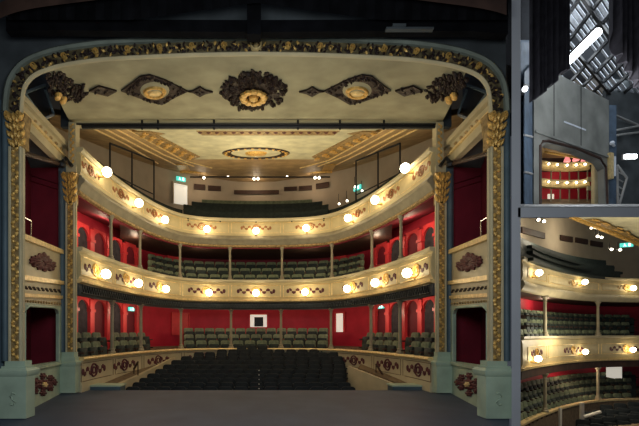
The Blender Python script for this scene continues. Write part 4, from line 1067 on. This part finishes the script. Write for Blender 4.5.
# miniature view of the hall in the opening
class Arcy(Poly): pass
ML = [(538, 21.2), (552, 21.45), (570, 21.5), (589, 21.3)]
MC = Poly(ML)
for py0, py1, nm in ((162.5, 169.5, 'upper'), (180, 187, 'lower')):
    t = thing('distant_balcony_front', f'{nm} lit cream balcony front seen through the stage house opening', 'balcony front', P(567, py1, 21.5), 'distant balcony fronts')
    z0, z1 = zof(py1, 21.4), zof(py0, 21.4)
    m = M(); MC.sweep(m, [(.05, z0 + .05), (.08, z0 + .1), (.08, z1 - .08), (-.08, z1 - .08), (-.08, z0 + .05)], n=24); obj('front_panel', m, 'fascia', t)
    m = M(); MC.sweep(m, [(.12, z1 - .08), (.12, z1), (-.1, z1), (-.1, z1 - .08)], n=24); obj('top_rail', m, 'cream', t)
    m = M(); MC.sweep(m, [(.10, z0 - .04), (.12, z0 + .05), (-.1, z0 + .05), (-.1, z0 - .04)], n=24); obj('lower_moulding', m, 'paleg', t)
    for k, px in enumerate((545, 554, 564, 574, 583)):
        b, nn = MC.place(px, (z0 + z1) / 2, .09); g = thing('distant_globe_lamp', f'tiny lit lamp, {ordn(k + 1)} from the left on the {nm} distant balcony front', 'wall lamp', b, 'distant globe lamps')
        m = M(); m.tube([b, b + nn * .1], .02, 6); obj('bracket', m, 'gold', g)
        m = M(); m.ball(b + nn * .12, .05, 8); obj('globe', m, 'globe', g)
m = M(); m.slab([P(530, 206, 23.2), P(612, 206, 23.2), P(612, 172, 23.2), P(530, 172, 23.2)], (0, .1, 0)); struct('wall_distant_hall', m, 'red')
m = M(); m.slab([P(530, 172, 23.2), P(612, 172, 23.2), P(612, 130, 23.2), P(530, 130, 23.2)], (0, .1, 0)); struct('wall_distant_gallery', m, 'timber')
m = M(); m.slab([P(534, 142, 18.5), P(606, 150, 19), P(606, 158, 23), P(534, 158, 23)], (0, 0, .1)); struct('ceiling_distant_hall', m, 'tan')
m = M(); m.slab([P(530, 206, 19.2), P(606, 206, 19.4), P(606, 199, 23), P(530, 199, 23)], (0, 0, -.15)); struct('floor_distant_hall', m, 'carpet')
for k, px in enumerate((552, 561, 570, 579, 588)):
    b, nn = MC.place(px, 0, -.05); column(f'tiny cream column, {ordn(k + 1)} from the left in the distant hall', b.x, b.y, zof(205, b.y), zof(164, b.y), 'distant hall columns', .035)
for k, (px, py) in enumerate(((567, 160), (576, 158.5), (584, 160.5))):
    b = P(px, py, 22.2); g = thing('pink_lamp', f'small pink lit lamp, {ordn(k + 1)} from the left under the distant hall ceiling', 'lamp', b, 'pink distant lamps')
    m = M(); m.lathe(b, [(.06, .22), (.16, -.05), (.15, -.12)], 10); obj('shade', m, 'pinkshade', g)
    m = M(); m.tube([b + Vector((0, 0, .2)), b + Vector((0, 0, .45))], .012, 6); obj('flex', m, 'black', g)
m = M(); m.slab([P(548, 203, 23.05), P(554, 203, 23.05), P(554, 194, 23.05), P(548, 194, 23.05)], (0, .05, 0)); struct('door_21', m, 'white_glow')
for k in range(2):
    m = M(); m.tube([P(545, 148 + 4 * k, 19.3), P(588, 155.5 + 4 * k, 20.6)], .05, 6); obj('distant_gilt_beam', m, 'gold', label=f'thin gilt beam under the distant hall ceiling, {"upper" if k == 0 else "lower"} one', cat='beam', group='distant gilt beams')
b = P(596, 205, 19.9)
t = thing('distant_pilaster', 'pale pilaster at the near side of the distant hall', 'pilaster', b)
m = M(); a = P(594.5, 205, 19.9); c = P(598, 163, 19.9); m.box(a.x, c.x, 19.9, 20.1, a.z, c.z); obj('shaft', m, 'cream', t)
m = M(); m.box(a.x - .05, c.x + .05, 19.85, 20.1, c.z, c.z + .2); obj('capital', m, 'gold', t)
for k, (y0, y1) in enumerate(((177, 181), (186, 190))):
    m = M(); a = P(588, y1, 20.4); c = P(595, y0, 20.4); m.box(a.x, c.x, 20.4, 20.5, a.z, c.z); obj('distant_box_front', m, 'cream', label=f'small cream box front beside the distant pilaster, {"upper" if k == 0 else "lower"} one', cat='box front', group='distant box fronts')
# drapes
def drape(name, label, Y, pts_top, pts_bot, pleats, amp, matn='cloth', group=None):
    n = pleats * 8; m = M(); rings = []
    def ip(pts, x):
        for (x0, y0), (x1, y1) in zip(pts[:-1], pts[1:]):
            if x0 <= x <= x1: return y0 + (y1 - y0) * (x - x0) / (x1 - x0)
        return pts[-1][1]
    xa, xb = pts_bot[0][0], pts_bot[-1][0]
    for k in range(n + 1):
        x = xa + (xb - xa) * k / n; y = Y + amp * math.sin(2 * math.pi * pleats * k / n) + .4 * amp * math.sin(5.1 * k / n * pleats)
        a = P(x, ip(pts_bot, x), Y); b_ = P(x, ip(pts_top, x), Y); a.y = y; b_.y = y
        rings.append([a, b_, b_ + Vector((.02, .04, 0)), a + Vector((.02, .04, 0))])
    m.loops(rings); t = thing(name, label, 'curtain', P((xa + xb) / 2, ip(pts_bot, (xa + xb) / 2), Y), group)
    obj('cloth', m, matn, t)
    m = M(); m.tube([P(xa, ip(pts_top, xa), Y) + Vector((0, .03, 0)), P(xb, ip(pts_top, xb), Y) + Vector((0, .03, 0))], .05, 8); obj('batten', m, 'steel', t)
drape('stage_drape', 'black pleated drape with ragged hem hanging before the grey stage house wall', 12.6, [(532.5, -25), (569, -25)], [(532.5, 98), (535, 99), (545, 92), (549, 86), (554, 84), (558, 75), (563, 72), (569, 70)], 8, .14)
drape('stage_drape', 'black drape hanging at the outer edge beside the slatted roof', 12.6, [(613, -25), (668, -25)], [(613, 30), (616, 55), (624, 64), (634, 80), (668, 110)], 9, .14)
# left blue side wall
m = M(); m.slab([P(520.5, 208, 15.2), P(535, 208, 16.6), P(535, 40, 16.6), P(520.5, 40, 15.2)], (.05, .2, 0)); struct('wall_stage_house_left', m, 'blue')
t = thing('steel_sheet', 'pale blue steel panel at the side of the stage house', 'panel', P(528, 205, 15))
m = M(); m.slab([P(524.5, 207, 15.0), P(532.5, 206.5, 15.9), P(532.5, 64, 15.9), P(524.5, 72, 15.0)], (0, .05, 0)); obj('sheet', m, 'blue', t)
for y in (85, 135, 172):
    m = M(); m.tube([P(524.5, y, 14.95), P(532.5, y + 2, 15.85)], .04, 6); obj('batten', m, 'steel', t)
b = P(525, 89, 14.6); t = thing('wall_floodlight', 'small white floodlight on the blue side of the stage house', 'floodlight', b)
m = M(); m.ball(b, .09, 8); obj('lens', m, 'tube', t); m = M(); m.tube([b + Vector((0, .25, 0)), b + Vector((0, .05, 0))], .11, 8); obj('housing', m, 'black', t)
# back wall and right side
m = M(); m.slab([P(606, 207, 19.5), P(690, 207, 20.5), P(690, 60, 20.5), P(606, 70, 19.5)], (0, .2, 0)); struct('wall_stage_house_back', m, 'greywall')
t = thing('wall_pipe_rail', 'two grey pipes running along the back wall of the stage house', 'pipes')
for pts in (((612, 131), (645, 125)), ((610, 136), (645, 131.5)), ((607, 112), (645, 128))):
    m = M(); m.tube([P(*pts[0], 19.2), P(*pts[1], 19.9)], .05, 8); obj('pipe', m, 'steel', t)
t.location = (0, 0, 0)
b = P(630.5, 156.5, 19.3); t = thing('strip_light', 'short lit strip light on the back wall of the stage house', 'strip light', b)
m = M(); m.box(b.x - .27, b.x + .27, 19.25, 19.33, b.z - .09, b.z + .09); obj('tube', m, 'tube', t); m = M(); m.box(b.x - .32, b.x + .32, 19.33, 19.42, b.z - .13, b.z + .13); obj('housing', m, 'steel', t)
t = thing('blue_steel_post', 'dark blue steel post beside the stage house opening', 'post', P(613, 206, 18.2))
m = M(); a = P(609, 206, 18.4); c = P(616.5, 105, 18.4); m.box(a.x, c.x, 18.4, 18.6, a.z, c.z); obj('post', m, 'blue', t)
m = M(); a = P(610, 143, 18.3); m.ball(P(612, 143, 18.25), .10, 8); m.tube([P(612, 143, 18.25), P(614, 146, 18.4)], .06, 8); obj('lamp_head', m, 'pale', t)
m = M(); a = P(613, 176, 18.35); m.box(a.x - .05, a.x + .12, 18.33, 18.4, a.z, a.z + .9); obj('pale_strip', m, 'pale', t)
t = thing('access_ladder', 'grey slanting ladder frame beside the blue post', 'ladder', P(622, 206, 18.8))
for q in ((617, 165, 627, 178), (627, 178, 619, 206), (617, 165, 618, 206)):
    m = M(); m.tube([P(q[0], q[1], 18.8), P(q[2], q[3], 18.8)], .05, 6); obj('rail', m, 'steel', t)
for k in range(5):
    m = M(); m.tube([P(617.5, 172 + 7 * k, 18.8), P(624 - k * .9, 175 + 7 * k, 18.8)], .03, 6); obj('rung', m, 'steel', t)
# slatted roof grid
ZR = 11.9
def on_roof(px, py, h=0):
    Y = ZR * F / (HY - py); q = P(px, py, Y); q.z -= h; return q
d1 = (on_roof(607, 49) - on_roof(590, 25)).normalized(); d2 = (on_roof(592, 38) - on_roof(572, 62)).normalized()
t = thing('slatted_roof_grid', 'dark timber roof grid with pale slats over the stage house', 'roof grid', on_roof(600, 50))
O = on_roof(600, 48)
random.seed(5)
for k in range(-14, 15):
    for j in range(-4, 6):
        a = O + d2 * (k * .25) + d1 * (j * 1.15 + .10); b = a + d1 * .98
        if random.random() < .16: continue
        s_ = d2 * (.055 if random.random() < .75 else .10); m = M(); m.hexa([a - s_, a + s_, b + s_, b - s_], [q + Vector((0, 0, .04)) for q in (a - s_, a + s_, b + s_, b - s_)]); obj('slat', m, 'pale', t)
for j in range(-4, 5):
    a = O + d1 * (j * 1.15) - d2 * 3.6 - Vector((0, 0, .12)); b = a + d2 * 7.4; s_ = d1 * .065
    m = M(); m.hexa([a - s_, a + s_, b + s_, b - s_], [q + Vector((0, 0, .14)) for q in (a - s_, a + s_, b + s_, b - s_)]); obj('beam', m, 'black', t)
for k in (-7, -2.5, 2, 6.5):
    a = O + d2 * (k * .36) - d1 * 4.4 - Vector((0, 0, .26)); b = a + d1 * 8.8; s_ = d2 * .07
    m = M(); m.hexa([a - s_, a + s_, b + s_, b - s_], [q + Vector((0, 0, .14)) for q in (a - s_, a + s_, b + s_, b - s_)]); obj('joist', m, 'black', t)
m = M(); m.slab([Vector((7, 11, HC + ZR + .9)), Vector((24, 11, HC + ZR + .9)), Vector((24, 26, HC + ZR + .9)), Vector((7, 26, HC + ZR + .9))], (0, 0, .1)); struct('ceiling_stage_house', m, 'black')
a, b = on_roof(569, 36, 1.0), on_roof(598, 4, 1.0)
t = thing('long_strip_light', 'long bright strip light hanging under the slatted stage house roof', 'strip light', (a + b) / 2)
m = M(); m.tube([a, b], .14, 10); obj('tube', m, 'tube', t)
m = M(); u = Vector((0, 0, .18)); m.tube([a + u, b + u], .10, 8); obj('housing', m, 'black', t)

# ------------------------------------------------------------------ lamps of the house and added fill lights
WARM = (1, .81, .50)
for px, s_, z, pw in ((104, .5, 2.45, 17), (135, .5, 2.45, 17), (180, .35, 2.4, 22), (230, .35, 2.4, 20), (282, .35, 2.4, 20), (332, .35, 2.4, 22), (377, .5, 2.45, 17), (408, .5, 2.45, 17)):
    p, nn = Curve(s_).place(px); lamp('pit_lamp', (p.x, p.y, z), pw, (1, .74, .5), .1)
for px, s_, z, pw in ((100, .45, 5.2, 22), (135, .45, 5.2, 16), (200, .22, 5.0, 9), (310, .22, 5.0, 9), (377, .45, 5.2, 16), (412, .45, 5.2, 22)):
    p, nn = Curve(s_).place(px); lamp('circle_lamp', (p.x, p.y, z), pw, (1, .74, .5), .1)
for px in (200, 256, 312):
    p, nn = Curve(.75).place(px); lamp('gallery_lamp', (p.x, p.y, 8.9), 14, (1, .78, .55), .12)
lamp('house_fill', (0, 13.8, 6.4), 115, WARM, 1.2)  # added fill light for the hall, no fitting there
lamp('house_up_fill', (0, 12.0, 3.0), 150, (1, .88, .6), 5, 'AREA', rot=(0, 12.4, 9), sy=2)  # unseen area light added to lift the auditorium ceiling
lamp('board_fill', (0, 8.6, 2.0), 36, (1, .90, .64), 6, 'AREA', rot=(0, 9.2, 9), sy=1.0)  # unseen area light added to brighten the sounding board
lamp('stage_fill', (0, 1.8, 3.7), 215, (.86, .95, 1), 3, 'AREA', rot=(0, 9.5, 3.0), sy=1)  # added frontal fill for the arch, piers and stage floor
for s in (-1, 1):
    lamp('box_fill', (s * 12.0, 9.6, 2.4), 5.0, (1, .6, .4), .08); lamp('box_fill_upper', (s * 5.0, 9.6, 5.2), 2.5, (1, .75, .6), .08)  # added fill lights, meant to brighten the stage boxes
lamp('side_view_fill', P(585, 330, 15.0), 250, (1, .88, .66), .6)  # added fill light in front of the side balconies
lamp('side_gallery_fill', P(590, 232, 18.8), 110, (1, .88, .66), .2)  # added fill light for the side gallery
lamp('side_circle_lamp', P(600, 302, 20.6), 26, (1, .78, .55), .1); lamp('side_circle_lamp', P(545, 302, 17.6), 22, (1, .78, .55), .1)
lamp('side_pit_lamp', P(580, 366, 19.0), 70, (1, .8, .55), .1); lamp('side_pit_lamp', P(535, 370, 16.0), 26, (1, .8, .55), .1)
lamp('distant_hall_lamp', P(560, 175, 19.8), 30, (1, .88, .66), .1); lamp('distant_hall_lamp', P(567, 191, 22.2), 8, (1, .88, .66), .1); lamp('distant_hall_lamp', P(567, 172, 22.4), 8, (1, .88, .66), .1)
lamp('roof_void_light', O + Vector((0, 0, .55)), 800, (.85, .93, 1), 8, 'AREA', rot=O + Vector((0, 0, -5)), sy=8)
lamp('stage_house_fill', P(600, 110, 13.0), 260, (.92, .95, 1), .6)
lamp('stage_house_front', P(590, 60, 10.0), 60, (.85, .90, 1), .6)

lamp('side_gallery_fill', P(545, 236, 16.6), 60, (1, .88, .66), .2)  # second added fill, lifts the dark end of the side gallery
lamp('side_ceiling_fill', P(606, 262, 15.0), 90, (1, .88, .66), .2)  # unseen light added to brighten the gilt ceiling panel
